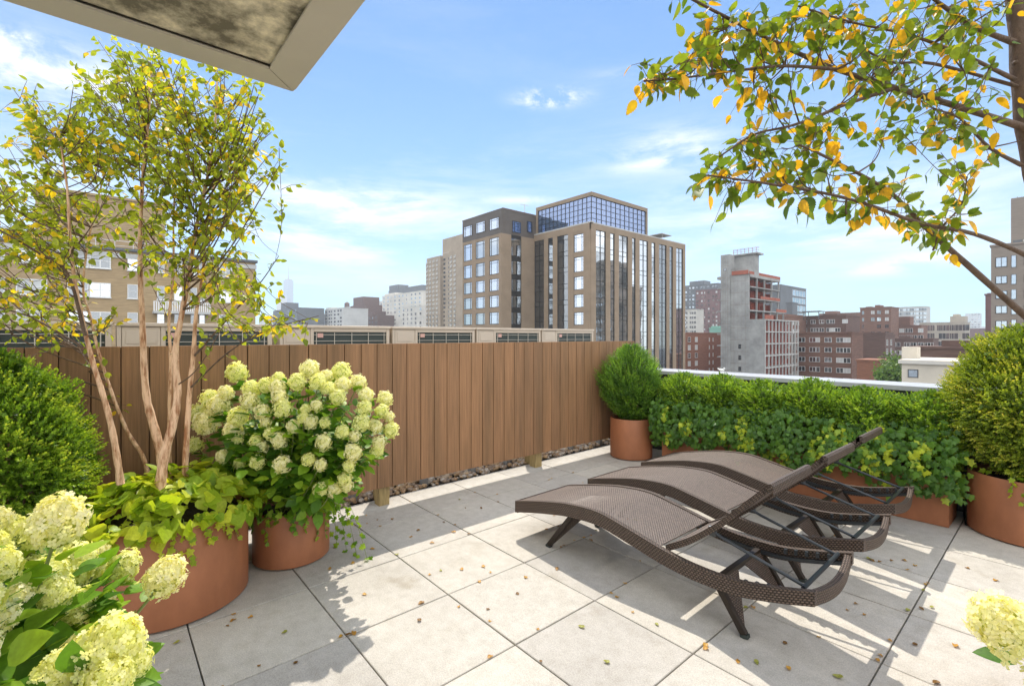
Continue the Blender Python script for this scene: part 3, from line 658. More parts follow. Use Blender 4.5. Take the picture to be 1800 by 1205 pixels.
def hydrangea(base,blooms,near,label,nl,s0,s1,dmin,seed,extra=0,vol=None):
    rng=np.random.default_rng(seed); t=empty('hydrangea',base,0,label,'hydrangea','white hydrangeas in planters'); B=np.array(base)
    cen=np.mean([b[0] for b in blooms],axis=0); cen=np.array(cen)*.6+B*.4; P0=[]
    m=MB()
    for i,(p,r) in enumerate(blooms):
        p=Vector(p); up=(p-Vector(cen)).normalized()*.8+Vector((0,0,.7)); q=Vector((0,0,1)).rotation_difference(up.normalized())
        me=(BN if near else BM)[i%(3 if near else 4)]
        o=bpy.data.objects.new('flower_head',me); C.objects.link(o); o.parent=t; o.location=p-Vector(base); o.rotation_mode='QUATERNION'; o.rotation_quaternion=q; k_=r*rng.uniform(.97,1.03); o.scale=(k_*rng.uniform(.92,1.08),k_,k_)
        b0=Vector(base)+Vector((rng.normal(0,.04),rng.normal(0,.04),0)); mid=(b0+p)/2+Vector((rng.normal(0,.02),rng.normal(0,.02),-.04)); pp=curve([b0,mid,p-up.normalized()*r*.5],4)
        m.tube([x-Vector(base) for x in pp],[.004]*len(pp),5)
        for f in (.55,.7,.85,.95): P0.append(np.array(pp[min(len(pp)-1,int(f*(len(pp)-1)))]))
        P0.append(np.array(p-up.normalized()*r*1.2))
    m.build('stalks',MATS['stem_green'],t,smooth=True)
    P,D,Nn,S=leaves_along(P0,nl,s0,s1,s1,rng,cen)
    for k in range(extra):
        q=cen+np.clip(rng.normal(0,1,3),-1.7,1.7)*np.array(vol); P.append(q);D.append(rnd(1)[0]*[1,1,.5]);Nn.append(unit(np.array([0,0,1.0])+rng.normal(0,.4,3)));S.append(rng.uniform(s0,s1))
    P=np.array(P)-B
    scatter('foliage',P,np.array(D),np.array(Nn),np.array(S),'broad',MATS['hyd_leaf'],t,rng.random(len(P))**1.3)
    return t
LB=[(360,190,75),(280,340,60),(170,385,75),(230,435,80),(75,490,70),(140,560,90),(465,310,65),(455,400,70),(570,285,60),(660,300,62),(665,235,50),(670,370,60),(800,260,65),(890,170,75),(955,260,65),(1015,215,50),(1120,185,70),(1130,280,62),(1030,305,50),(1245,265,62),(1095,370,62),(1300,360,60),(1290,445,55),(1440,380,60),(1415,470,55),(1470,510,40),(1270,555,62),(1370,580,52),(1480,605,60),(1395,700,55),(1385,755,50),(1205,770,68),(1175,870,45),(1220,650,45),(1130,620,52),(990,695,60),(1000,550,42),(900,545,52),(845,520,45),(940,430,45),(860,455,40),(770,580,52),(695,450,65),(550,475,60),(370,515,72),(335,610,68),(370,670,40),(570,550,40),(600,635,45),(670,680,60),(500,690,50),(550,725,42),(510,840,55),(690,855,68),(885,820,50),(970,860,48),(1145,960,55),(1160,1010,48),(970,1035,55),(1065,1040,58),(50,720,60),(260,800,50),(380,850,40)]
bl=[]
for a,b_,r in LB:
    px=330+a*.2406; py=610+b_*.2406; u=(px-525)/185; v=(py-770)/135
    d=3.28-.42*math.sqrt(max(0,1-u*u-v*v)) - .10*max(0,v)
    bl.append((tuple(at(px,py,d)),r*.2406*d/838*.95))
# blooms round the back of the bush, seen from other sides
for k in range(12):
    a=k/12*2*PI; bl.append(((-3.62+.22*math.cos(a)-.05,1.10+.35*math.sin(a),.78+.1*math.sin(3*a)),.055))
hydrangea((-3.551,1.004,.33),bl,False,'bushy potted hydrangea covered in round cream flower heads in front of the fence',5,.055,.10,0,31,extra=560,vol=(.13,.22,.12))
FB=[(345,235,165,1.12),(210,300,110,1.2),(75,320,110,1.22),(0,215,70,1.15),(-60,420,120,1.1),(20,490,100,1.0),(10,800,95,.95),(430,500,140,1.22),(280,560,120,1.15),(580,430,75,1.3),(560,520,70,1.32),(735,500,95,1.28),(980,560,125,1.22),(330,650,110,1.05),(450,740,110,1.1),(610,725,75,1.2),(170,520,90,1.18),(650,980,190,.98),(480,1060,170,1.0),(780,1090,120,1.05),(330,1130,130,.95),(100,690,90,1.0),(640,1180,150,.93),(-120,700,130,.9),(-150,1000,130,.85)]
bl=[(tuple(at(a*.2946,850+b_*.2946,d)),r*.2946*d/838*.84) for a,b_,r,d in FB]
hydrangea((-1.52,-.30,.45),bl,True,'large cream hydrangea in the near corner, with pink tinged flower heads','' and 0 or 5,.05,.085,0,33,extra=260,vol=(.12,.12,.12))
# two large leaves under the outlying bloom
P=[at(215,1035,1.22),at(245,1062,1.2),at(150,1030,1.2),at(60,1140,1.1),at(100,1180,1.05)]; 
pot(-1.56,-.42,.30,.42,'round planter of the foreground hydrangea')
bl=[(tuple(at(1768,1102,1.18)),.066),(tuple(at(1900,1080,1.2)),.08),(tuple(at(1960,1180,1.1)),.08),(tuple(at(1880,1250,1.1)),.075),(tuple(at(2030,1050,1.3)),.08)]
b0=at(2300,1205,1.05); hydrangea((b0.x,b0.y,.42),bl,True,'single green white hydrangea head reaching in at the frame edge over sunlit paving',2,.06,.10,0,37)
pot(b0.x,b0.y,.28,.42,'round planter of the hydrangea at the frame edge')

# ================= birches =================
def birch(name,base,label,stems,targets,leafn,ls,lkind,lm,group,seed,tr=.16,leafper=9,yellow=None,rad_tip=.0016,droop=.25,twmat='twig'):
    """stems: [(points, r0, r1)]; targets: shoot ends, each joined to the nearest stem below it"""
    rng=np.random.default_rng(seed); t=empty(name,base,0,label,'tree',group); B=Vector(base)
    pts=[]
    for k,(pl,r0,r1) in enumerate(stems):
        c=curve(pl,5); n=len(c); rr=[(r0+(r1-r0)*(i/(n-1))**.8)*(1+.06*math.sin(i*1.7)) for i in range(n)]
        m=MB(); m.tube([p-B for p in c],rr,9)
        for j in range(max(2,n//3)):     # knots
            i=rng.integers(1,n-1); a=rng.uniform(0,2*PI); d=Vector((math.cos(a),math.sin(a),.2)); p=c[i]-B+d*rr[i]*.9; m.blob(p,rr[i]*.28,4)
        m.build('stem',MATS['birch_bark' if r0>.012 and seed==5 else 'branch_bark'],t,smooth=True)
        for p,r in zip(c,rr): pts.append((p,r,k))
    PA=np.array([tuple(p[0]) for p in pts]); PR=np.array([p[1] for p in pts])
    m=MB(); P=[];D=[];Nn=[];S=[];T=[]
    for k,(pl_,r0,r1) in enumerate(stems):      # short leafy spurs straight on the thin branches
        if r0>.017: continue
        c=curve(pl_,14); n=len(c)
        for i in range(int(n*.3),n):
            if rng.random()<(.62 if seed==6 else .3):
                for s_ in range(2):
                    d=unit(rng.normal(0,.8,3)+np.array([0,0,-.35])); p=np.array(c[i])+rng.normal(0,.004,3); e=p+d*rng.uniform(.008,.05); m.tube([Vector(p)-B,Vector(e)-B],[rad_tip,rad_tip*.7],4,cap=False)
                    P.append(e);D.append(unit(d+rng.normal(0,.35,3)+[0,0,-.3]));Nn.append(unit(rng.normal(0,.6,3)+np.array([0,0,.9])));S.append(ls*rng.uniform(.6,1.1));T.append(rng.uniform(.72,1) if rng.random()<.3 else rng.uniform(0,.6))
    for q in targets:
        q=np.array(q); dd=PA-q; hd=np.linalg.norm(dd[:,:2],axis=1); dz=q[2]-PA[:,2]
        cost=np.linalg.norm(dd,axis=1)+1.2*np.abs(dz-(.9*hd+.02))+rng.uniform(0,.1,len(PA)); i=int(np.argmin(cost)); s_=PA[i]
        L_=np.linalg.norm(q-s_); 
        mid=(s_+q)/2+np.array([rng.normal(0,.04),rng.normal(0,.04),-.08])*L_*1.5
        c=curve([s_,mid,q],6); r0=min(PR[i]*.6,.002+(.0045 if seed==5 else .0035)*L_); m.tube([p-B for p in c],[r0+(rad_tip-r0)*k/(len(c)-1) for k in range(len(c))],5,cap=False)
        nl=int(leafper*rng.uniform(.7,1.3)); yel=rng.random()<(.22 if seed==5 else .30) if yellow is None else yellow(q)
        for j in range(3+int(L_*5)):
            f=rng.uniform(.35,1); p=np.array(c[int(f*(len(c)-1))]); dr=unit(rng.normal(0,1,3)+(q-s_)/L_*.9+np.array([0,0,.15])); tl=tr*rng.uniform(.35,1); e=p+dr*tl+np.array([0,0,-droop*tl*.5])
            m.tube([Vector(p)-B,Vector((p+e)/2+[0,0,.01])-B,Vector(e)-B],[rad_tip,rad_tip*.8,rad_tip*.6],4,cap=False)
            for k in range(max(2,nl//3)):
                u=(k+1)/max(2,nl//3); pp=p+(e-p)*u; d=unit(dr*.6+rng.normal(0,.7,3)+np.array([0,0,-.45-droop])); P.append(pp);D.append(d);Nn.append(unit(rng.normal(0,.6,3)+np.array([0,0,.9])));S.append(ls*rng.uniform(.55,1.15)); T.append(np.clip(rng.normal(.88,.1) if (yel and rng.random()<.55) or rng.random()<.08 else rng.uniform(0,.62),0,1))
        for k in range(4 if seed==5 else 2):
            d=unit(rng.normal(0,.7,3)+(q-s_)/L_*.5+np.array([0,0,-.3])); P.append(q+rng.normal(0,.01,3));D.append(d);Nn.append(unit(rng.normal(0,.6,3)+np.array([0,0,.9])));S.append(ls*rng.uniform(.5,1));T.append(rng.uniform(.1,.6))
    m.build('twigs',MATS[twmat],t)
    P=np.array(P)-np.array(base); scatter('crown',P,np.array(D),np.array(Nn),np.array(S),lkind,MATS[lm],t,np.array(T))
    print(name,'leaves',len(P)); return t
def pl(pts,d0,d1=None):
    d1=d0 if d1 is None else d1; n=len(pts); return [at(a,b_,d0+(d1-d0)*i/(n-1)) for i,(a,b_) in enumerate(pts)]
ST=[(pl([(212,850),(205,800),(195,745),(180,690),(160,625),(140,540),(128,470),(122,400),(118,330),(105,240)],2.60,2.45),.019,.004),
    (pl([(262,840),(250,800),(225,760),(200,700),(175,625),(160,560),(146,505),(160,400),(185,300)],2.95,2.95),.014,.004),
    (pl([(285,850),(283,800),(268,740),(258,700),(253,640),(250,560),(247,490),(247,400),(252,300),(262,200),(262,120)],2.78,2.65),.028,.004),
    (pl([(280,860),(290,795),(305,740),(312,690),(308,620),(318,560),(333,480),(345,400),(365,310),(378,220),(382,130)],2.62,2.7),.027,.004),
    (pl([(325,850),(327,790),(333,690),(340,620),(345,550),(357,480),(362,400),(375,330),(392,240)],2.85,2.95),.019,.004),
    (pl([(300,850),(297,740),(300,640),(297,560),(305,480),(305,400),(310,300),(330,200)],3.05,3.0),.013,.003),
    (pl([(150,590),(118,480),(60,440),(0,405),(-60,380)],2.48,2.3),.009,.003),
    (pl([(146,610),(60,560),(0,540),(-50,520)],2.48,2.25),.006,.002),
    (pl([(342,625),(400,560),(455,500),(490,450)],2.88,3.0),.007,.002),
    (pl([(336,680),(400,620),(470,580),(560,555)],2.86,2.7),.006,.002)]
rg=np.random.default_rng(77); TG=[]
for (ex,ey,rx,ry,n_) in ((245,205,130,120,100),(395,255,110,130,78),(430,240,60,60,12),(425,350,40,70,12),(310,240,70,110,30),(190,200,60,90,18),(60,250,60,90,16),(300,380,90,70,20),(110,310,130,130,80),(45,470,80,80,30),(405,500,50,80,24),(330,150,120,50,20),(500,568,45,22,7),(180,110,70,45,16),(-120,330,110,170,34),(320,440,120,80,20),(120,560,90,30,9),(30,200,40,60,8)):
    for k in range(n_):
        a=rg.uniform(0,2*PI); q=math.sqrt(rg.random()); TG.append(tuple(at(ex+rx*q*math.cos(a),ey+ry*q*math.sin(a),rg.uniform(2.35,3.15))))
TG=[p for i,p in enumerate(TG) if (p[0]>-3.95 or p[2]>1.6) and i%5]
birch('birch_tree',(-3.427,.308,.47),'multi stemmed birch with peeling pale bark in the largest planter',ST,TG,0,.046,'ovate','birch_leaf','potted birches',5,leafper=12,tr=.14)
ST=[(pl([(1925,700),(1872,500),(1826,330),(1802,200),(1792,60),(1782,-60),(1775,-200)],1.62,1.6),.036,.026),
    (pl([(1900,640),(1794,548),(1680,447),(1630,402),(1602,374),(1552,329),(1438,269),(1405,255)],1.60,1.25),.012,.0025),
    (pl([(1850,480),(1800,447),(1712,411),(1621,393),(1529,361),(1461,342),(1370,326),(1297,315),(1243,308)],1.45,1.15),.008,.002),
    (pl([(1812,228),(1689,189),(1575,155),(1461,119),(1370,78),(1306,46),(1219,0),(1150,-40)],1.6,1.2),.0115,.0025),
    (pl([(1570,156),(1488,183),(1424,210),(1379,224),(1324,237),(1265,275)],1.42,1.18),.006,.002),
    (pl([(1470,122),(1380,116),(1290,125),(1200,137),(1132,143)],1.38,1.15),.005,.002),
    (pl([(1782,75),(1720,50),(1650,5),(1590,-50)],1.6,1.45),.010,.004),
    (pl([(1784,140),(1700,100),(1600,62),(1500,40),(1400,10)],1.58,1.35),.007,.002),
    (pl([(1788,152),(1640,112),(1560,108),(1480,60),(1420,30)],1.6,1.5),.006,.002),
    (pl([(1640,440),(1655,400),(1690,360),(1700,310)],1.42,1.3),.003,.0015),
    (pl([(1795,290),(1740,260),(1690,210),(1640,190)],1.6,1.35),.007,.002)]
TG=[]
for (ex,ey,rx,ry,n_) in ((1640,90,130,90,27),(1480,60,120,70,24),(1330,110,90,60,12),(1170,125,45,25,6),(1240,60,50,40,7),(1540,330,80,25,3),(1420,210,90,35,7),(1560,220,110,50,10),(1330,250,50,25,5),(1340,300,80,22,6),(1460,310,70,28,5),(1600,330,60,50,2),(1290,40,60,40,7),(1700,240,70,60,7),(1500,385,40,15,1),(1700,20,80,50,12),(1720,-120,150,70,12),(1900,100,90,150,14),(1260,290,20,12,2)):
    for k in range(n_):
        a=rg.uniform(0,2*PI); q=math.sqrt(rg.random()); d=1.58-(1780-min(ex,1780))/650*.36; TG.append(tuple(at(ex+rx*q*math.cos(a),ey+ry*q*math.sin(a),d*rg.uniform(.88,1.08))))
b1=at(2070,900,1.64)
ST[0][0].insert(0,Vector((b1.x,b1.y,.42)))
birch('birch_tree',(b1.x,b1.y,.42),'birch with serrated yellow and green leaves reaching in over the terrace',ST,TG,0,.042,'serrate','birch_leaf_near','potted birches',6,tr=.10,leafper=5,rad_tip=.0009,droop=.5)
pot(b1.x,b1.y,.33,.47,'round planter of the overhanging yellowing birch')

# ================= fallen leaves =================
def dead_mesh(seed,tv):
    rng=np.random.default_rng(seed); V,Fs=T_leaf('ovate'); V=V.copy(); V[:,1]-=.5; V[:,2]=.55*V[:,0]**2*3+rng.uniform(.1,.35)*V[:,1]**2+.06*np.sin(V[:,1]*9+seed); V[:,2]-=V[:,2].min()
    return scatter_mesh('fallen_leaf',np.zeros((1,3)),np.array([[0,1,0]]),np.array([[0,0,1]]),np.array([1.0]),(V,Fs),MATS['dead_leaf'],[tv])
DM=[(dead_mesh(k,t_),c) for k,(t_,c) in enumerate([(.05,'dark brown'),(.2,'brown'),(.45,'orange brown'),(.6,'yellow brown'),(.65,'golden'),(1,'olive')])]
rg=random.Random(4); pots_=[(-3.427,.308,.42),(-3.551,1.004,.27),(-3.649,5.135,.28),(-.2,5.4,.34)]
spots=[]
for (px,py) in [(697,975),(535,992),(641,1045),(858,1071),(924,1015),(945,1106),(1022,1102),(1066,1164),(910,1044),(807,1066),(979,1000),(862,1006),(1112,1076),(1155,1098),(1240,1135),(1297,1162),(1330,1165),(1380,1130),(1440,1120),(1520,1080),(1505,1061),(1490,1072),(1548,1152),(1473,1190),(1608,994),(1546,987),(1533,985),(1568,985),(1516,961),(1700,998),(1680,1135),(1750,1020),(645,920),(668,925),(690,912),(720,880),(770,905),(808,878),(818,893),(846,893),(780,918),(722,944),(735,932),(760,954),(797,935),(655,965),(620,990),(580,1000),(755,1010),(775,1003),(812,1000),(850,996),(740,1060),(737,1090),(310,1130),(400,1100),(440,1085),(500,1112),(455,1170),(520,1165),(410,1090),(1590,985),(1620,1070),(1645,1200),(1240,1140),(1085,1050),(1010,950),(960,930),(1360,1042),(1385,985)]:
    r_=ray(px,py); d=-H/r_[2]; spots.append((r_[0]*d,r_[1]*d,px))
for k in range(110):
    x=rg.uniform(-4.1,-.1); y=rg.uniform(-.4,4.9)
    if rg.random()<.55: x=rg.choice([GX0+i*TS for i in range(1,11)])+rg.gauss(0,.01)
    elif rg.random()<.4: y=GY0+TS*rg.randrange(-2,6)+rg.gauss(0,.01)
    if dep(x,y)>1.2: spots.append((x,y,None))
def zone(x,y):
    if y<1.7 and x<-2.4: return 'beside the birch and hydrangea planters'
    if x<-3.0: return 'in the shade along the fence'
    if y>4.5: return 'at the foot of the hedge box'
    if y>2.0 and x<-1.4: return 'around the foot ends of the loungers'
    if y>2.0: return 'behind the lounger backrests'
    return 'on the open sunlit paving'
cnt={}
for x,y,px in spots:
    if any((x-a)**2+(y-b_)**2<(r+.02)**2 for a,b_,r in pots_) or (y>5.08): continue
    me,c=DM[rg.randrange(6)]; o=bpy.data.objects.new('fallen_leaf',me); C.objects.link(o); s_=rg.uniform(.022,.042); o.scale=(s_,s_*rg.uniform(.8,1.1),s_); o.location=(x,y,.002); o.rotation_euler=(rg.uniform(-.12,.12),rg.uniform(-.12,.12),rg.uniform(0,6.3))
    tag(o,f'small {c} fallen leaf {zone(x,y)}','leaf',f'{c} fallen leaves {zone(x,y)}')
o=bpy.data.objects.new('fallen_leaf',dead_mesh(5,1.0)); C.objects.link(o); y=2.74; x=extx(1117,y); o.location=(x,y,zat(915,dep(x,y))); o.scale=(.05,.05,.05); o.rotation_euler=(0,.2,1); tag(o,'pale green leaf lying on the seat of the nearest lounger','leaf'); print('seatleaf',o.location)
# ================= city materials =================
mat('tanbrick',(.40,.29,.165),.9,noise=.28,nscale=.9,stretch=(1,1,14),detail=9)
mat('limestone',(.30,.225,.155),.85,noise=.14,nscale=.35,stretch=(1,1,1.6),detail=8)
mat('darkpanel',(.115,.098,.085),.6,noise=.12,nscale=.4)
mat('bronze',(.035,.032,.03),.45,metal=.3)
mat('whiteframe',(.72,.72,.70),.5)
mat('redbrick',(.27,.115,.065),.9,noise=.3,nscale=.5,stretch=(1,1,9),detail=9)
mat('brownbrick',(.20,.105,.072),.9,noise=.32,nscale=.4,stretch=(1,1,7),detail=9)
mat('darkbrick',(.135,.078,.06),.9,noise=.3,nscale=.4,stretch=(1,1,7),detail=9)
mat('purplebrick',(.20,.12,.115),.9,noise=.25,nscale=.2)
mat('greytan',(.27,.225,.185),.9,noise=.16,nscale=.6,stretch=(1,1,12),detail=8)
mat('resid',(.36,.29,.215),.9,noise=.18,nscale=.15)
mat('concrete',(.40,.40,.385),.9,col2=(.25,.25,.24),nscale=.35,noise=.1,detail=12)
mat('orangenet',(.38,.12,.075),.8,noise=.3,nscale=.8)
mat('rednet',(.36,.085,.05),.8,noise=.55,nscale=.9,detail=8)
mat('palegrey',(.50,.50,.48),.8,noise=.15,nscale=.1)
mat('whitestone',(.58,.55,.49),.8,noise=.15,nscale=.15)
mat('beigestone',(.40,.35,.28),.85,noise=.2,nscale=.2)
mat('slate',(.13,.14,.15),.6,noise=.2,nscale=.1)
mat('coppergreen',(.20,.40,.32),.7)
mat('asphalt',(.06,.06,.06),.9,noise=.3,nscale=.05)
mat('cream',(.62,.56,.46),.8,noise=.15,nscale=.3)
mat('blind',(.55,.56,.55),.5,noise=.1,nscale=1)
mat('skyglass',(.10,.17,.24),.4); mat('steelw',(.6,.6,.6),.4)
def glass(name,c,refl=.45,tint=(.85,.9,.95),var=.0,sc=.4):
    m=bpy.data.materials.new(name); nt,N,L=nodes(m); b=N['Principled BSDF']; b.inputs['Base Color'].default_value=(*c,1); b.inputs['Roughness'].default_value=.15
    g=N.new('ShaderNodeBsdfGlossy'); g.inputs['Roughness'].default_value=.03; g.inputs['Color'].default_value=(*tint,1)
    tc=N.new('ShaderNodeTexCoord'); n=N.new('ShaderNodeTexNoise'); n.inputs['Scale'].default_value=.6; L.new(tc.outputs['Object'],n.inputs['Vector']); bp=N.new('ShaderNodeBump'); bp.inputs['Strength'].default_value=.12; bp.inputs['Distance'].default_value=.05; L.new(n.outputs['Fac'],bp.inputs['Height']); L.new(bp.outputs[0],g.inputs['Normal'])
    mx=N.new('ShaderNodeMixShader'); mx.inputs[0].default_value=refl
    if var:
        n3=N.new('ShaderNodeTexNoise'); n3.inputs['Scale'].default_value=sc; n3.inputs['Detail'].default_value=5; L.new(tc.outputs['Object'],n3.inputs['Vector']); mr=N.new('ShaderNodeMapRange'); mr.inputs['From Min'].default_value=.35; mr.inputs['From Max'].default_value=.62; mr.inputs['To Min'].default_value=refl-var; mr.inputs['To Max'].default_value=refl+var; L.new(n3.outputs['Fac'],mr.inputs[0]); L.new(mr.outputs[0],mx.inputs[0])
    L.new(b.outputs[0],mx.inputs[1]); L.new(g.outputs[0],mx.inputs[2]); L.new(mx.outputs[0],N['Material Output'].inputs[0]); MATS[name]=m
glass('glass',(.03,.035,.04),.55); glass('glassdark',(.02,.025,.03),.22); glass('glassvar',(.03,.04,.045),.38,var=.30,sc=.22); glass('glassblue',(.06,.10,.17),.30,tint=(.50,.62,.95)); glass('glassbright',(.30,.33,.38),.55,tint=(.80,.88,1))
glass('glasspale',(.28,.34,.40),.4)
GZ=-46
def P3(face,plane,u,o,z): return (plane+o,u,z) if face=='X' else (u,plane-o,z)
def fbox(m,face,plane,u0,u1,o0,o1,z0,z1,mi=None):
    a=P3(face,plane,u0,o0,z0); b=P3(face,plane,u1,o1,z1)
    m.box(min(a[0],b[0]),max(a[0],b[0]),min(a[1],b[1]),max(a[1],b[1]),z0,z1,mi)
WC={}
def window(par_,face,plane,u,z,w,h,style='plain',gl='glass',fr='bronze',name='window',proud=.06,pane=False):
    """u,z = lower corner; shared meshes for equal windows"""
    w=round(w,2);h=round(h,2); key=(face,w,h,style,gl,fr,proud,pane)
    if key not in WC:
        m=MB(); t=min(.09,w*.07)
        def fb(u0,u1,z0,z1,o0=0,o1=None,mi=0): fbox(m,face,0,u0,u1,o0,proud if o1 is None else o1,z0,z1,mi)
        fb(0,t,0,h);fb(w-t,w,0,h);fb(t,w-t,0,t);fb(t,w-t,h-t,h)
        if style=='dh': fb(t,w-t,h*.5-t*.4,h*.5+t*.4)
        if style=='pair': fb(w/2-t*.6,w/2+t*.6,t,h-t); fb(t,w/2-t*.6,h*.5-t*.35,h*.5+t*.35); fb(w/2+t*.6,w-t,h*.5-t*.35,h*.5+t*.35)
        if style=='grid': fb(w*.18,w*.18+t*.6,t,h-t);fb(w*.82-t*.6,w*.82,t,h-t); fb(t,w-t,h*.8,h*.8+t*.6,0,proud-.005)
        if style=='mull': fb(w*.5-t*.5,w*.5+t*.5,t,h-t)
        if style=='sill': pass
        if style in('dh','pair'): fb(-.06,w+.06,-.07,-.001,0,proud+.05)
        g=MB(); fbox(g if pane else m,face,0,t*.9,w-t*.9,.0,proud*.45,t*.9,h-t*.9,1 if not pane else 0)
        me=m.mesh('window',[MATS[fr],MATS[gl]]); gm=g.mesh('pane',[MATS[gl]]) if pane else None; WC[key]=(me,gm)
    me,gm=WC[key]; o=bpy.data.objects.new(name,me); C.objects.link(o); o.parent=par_; L0=par_.location
    p=P3(face,plane,u,.003,z); o.location=Vector(p)-L0
    if gm: q=bpy.data.objects.new('pane',gm); C.objects.link(q); q.parent=o
    return o
def bld(name,label,x0,x1,y0,y1,z1,wall,z0=GZ,cat='building',group=None,roof=None,parapet=.8):
    t=empty(name,((x0+x1)/2,(y0+y1)/2,z0),0,label,cat,group)
    m=MB(); m.box(x0,x1,y0,y1,z0,z1-.3); 
    th=.35
    m.box(x0,x0+th,y0,y1,z1-.3,z1+.0); m.box(x1-th,x1,y0,y1,z1-.3,z1); m.box(x0+th,x1-th,y0,y0+th,z1-.3,z1); m.box(x0+th,x1-th,y1-th,y1,z1-.3,z1)
    par(m.build('wall',MATS[wall]),t); return t
def add(t,name,m,mats): return par(m.build(name,[MATS['limestone'],MATS['bronze']] if isinstance(mats,list) else MATS[mats]),t)
def wgrid(t,face,plane,us,zs,w,h,style='plain',gls=('glass','glassdark'),fr='bronze',lim=100,proud=.06,jit=0,seed=1,skip=0):
    rg=random.Random(seed); n=0
    for z in zs:
        for u in us:
            if rg.random()<skip: continue
            window(t,face,plane,u,z,w if not hasattr(w,'__len__') else w[us.index(u)],h,style,rg.choice(gls),fr,proud=proud); n+=1
    return n
# ---------- ground ----------
m=MB(); m.box(-4300,900,-1600,4300,GZ-1,GZ); tag(m.build('city_ground',MATS['asphalt']),kind='structure')

# ---------- tan brick apartment house (behind the birch) ----------
px_=-63.7; d0=dep(px_,exty(0,px_)); ztop=zat(421.7,d0)
ye=exty(449,px_); yl=-32
b=bld('apartment_house','tan brick apartment house with white framed windows seen through the birch',px_-16,px_,yl,ye,ztop,'tanbrick')
m=MB(); m.box(px_-16.2,px_+.25,yl,ye+.2,ztop,ztop+.28); add(b,'roof_edge',m,'slate')
m=MB(); m.box(px_-.05,px_+.12,yl,ye+.1,ztop-.75,ztop-.25); add(b,'cornice_band',m,'palegrey')
rows=[zat(463,45),zat(517.5,45)]; rows=[rows[0],rows[1],rows[1]-2.92,rows[1]-5.84,rows[1]-8.76]
wins=[(28,83,'pair'),(118,156,'dh'),(157,195,'pair'),(224,242,'dh'),(276,289,'dh'),(306,320,'dh'),(335,346,'dh'),(350,360,'dh'),(385,408,'pair')]
for zi,z in enumerate(rows):
    for k,(a,c,st) in enumerate(wins):
        y0,y1=exty(a,px_),exty(c,px_)
        window(b,'X',px_,y0,z,y1-y0,1.47,st,'glass' if (k+zi)%3==0 else ('blind' if (k*2+zi)%9==1 else 'glassdark'),'whiteframe',pane=True,proud=.09)
    for k in range(6): window(b,'X',px_,exty(-60,px_)-k*4.5,z,2.4,1.47,'pair','glassdark','whiteframe',pane=True,proud=.09)
yb0,yb1=exty(268,px_),exty(366,px_); zb=rows[1]-1.25
bal=MB(); bal.box(px_,px_+1.5,yb0,yb1,zb-.25,zb); par_o=add(b,'balcony',bal,'palegrey')
r_=MB(); r_.box(px_+1.42,px_+1.48,yb0,yb1,zb+.95,zb+1.02)
for k in range(26): y=yb0+.05+(yb1-yb0-.1)*k/25; r_.box(px_+1.43,px_+1.47,y-.06,y+.06,zb,zb+.95)
o=r_.build('railing',MATS['whiteframe']); o.parent=par_o
m=MB(); x1=px_-6; d1=dep(x1,exty(170,x1)); ya,yb=exty(62,x1),exty(290,x1); m.box(x1-7,x1,ya,yb,ztop-.3,zat(345,d1)); m.box(x1-7.15,x1+.15,ya-.15,yb+.15,zat(345,d1),zat(345,d1)+.25); add(b,'roof_bulkhead',m,'tanbrick')
m=MB()
for k in range(12): y=ye-1-k*1.5; m.tube([(px_-.6,y,ztop),(px_-.6,y,ztop+1.1)],.03,5)
m.tube([(px_-.6,ye-17.5,ztop+1.1),(px_-.6,ye-1,ztop+1.1)],.03,5); m.tube([(px_-.6,ye-17.5,ztop+.6),(px_-.6,ye-1,ztop+.6)],.02,5); add(b,'roof_railing',m,'steelw')
m=MB()
for y,h in ((exty(30,px_-3),1.9),(exty(42,px_-3),1.4),(exty(250,px_-3),1.7)): m.tube([(px_-3,y,ztop),(px_-3,y,ztop+h)],.12,6); m.box(px_-3.3,px_-2.7,y-.3,y+.3,ztop+h*.4,ztop+h*.6)
add(b,'vents',m,'slate')

# ---------- main tower: two masonry volumes and a glass penthouse ----------
d1=95.; x1,y1=corner(881,d1)                # near corner of the smaller volume
xL=extx(813,y1); y2=exty(939,x1)
zt=zat(366,d1); zdark=zat(409,d1)
b=empty('stone_tower',(x1,y1,GZ),0,'large limestone tower with tall window strips and a glass penthouse','tower')
IN=.16
m=MB(); m.box(xL+.3,x1-IN,y1+IN,y2+4,GZ,zdark-.1); m.box(xL-.0,x1-.0,y1+.0,y2+4,zdark,zt)  ; w1=MB()
m2=MB(); m2.box(xL,x1,y1,y2+4,zdark,zt); m2.box(xL-.05,x1+.05,y1-.05,y2+4.1,zt-.25,zt+.0); add(b,'dark_crown',m2,'darkpanel')
m=MB(); m.box(xL+.3,x1-IN,y1+IN,y2+4,GZ,zdark-.1); add(b,'inner_wall',m,'darkpanel')
m=MB(); xa=extx(822,y1+4); m.box(xL+2,x1-2.5,y1+2.5,y2+3,zt,zt+1.1); add(b,'roof_step',m,'darkbrick')
m=MB(); m.tube([(x1-3,y1+9,zt+1.1),(x1-3,y1+9,zt+3.0)],.08); m.tube([(x1-3,y1+7.8,zt+2.8),(x1-3,y1+10.2,zt+3.0)],.06); add(b,'antenna_mast',m,'steelw')
m=MB(); m.box(xL+5,xL+7.5,y1+5,y1+8,zt+1.05,zt+2.0); add(b,'roof_unit',m,'coppergreen')
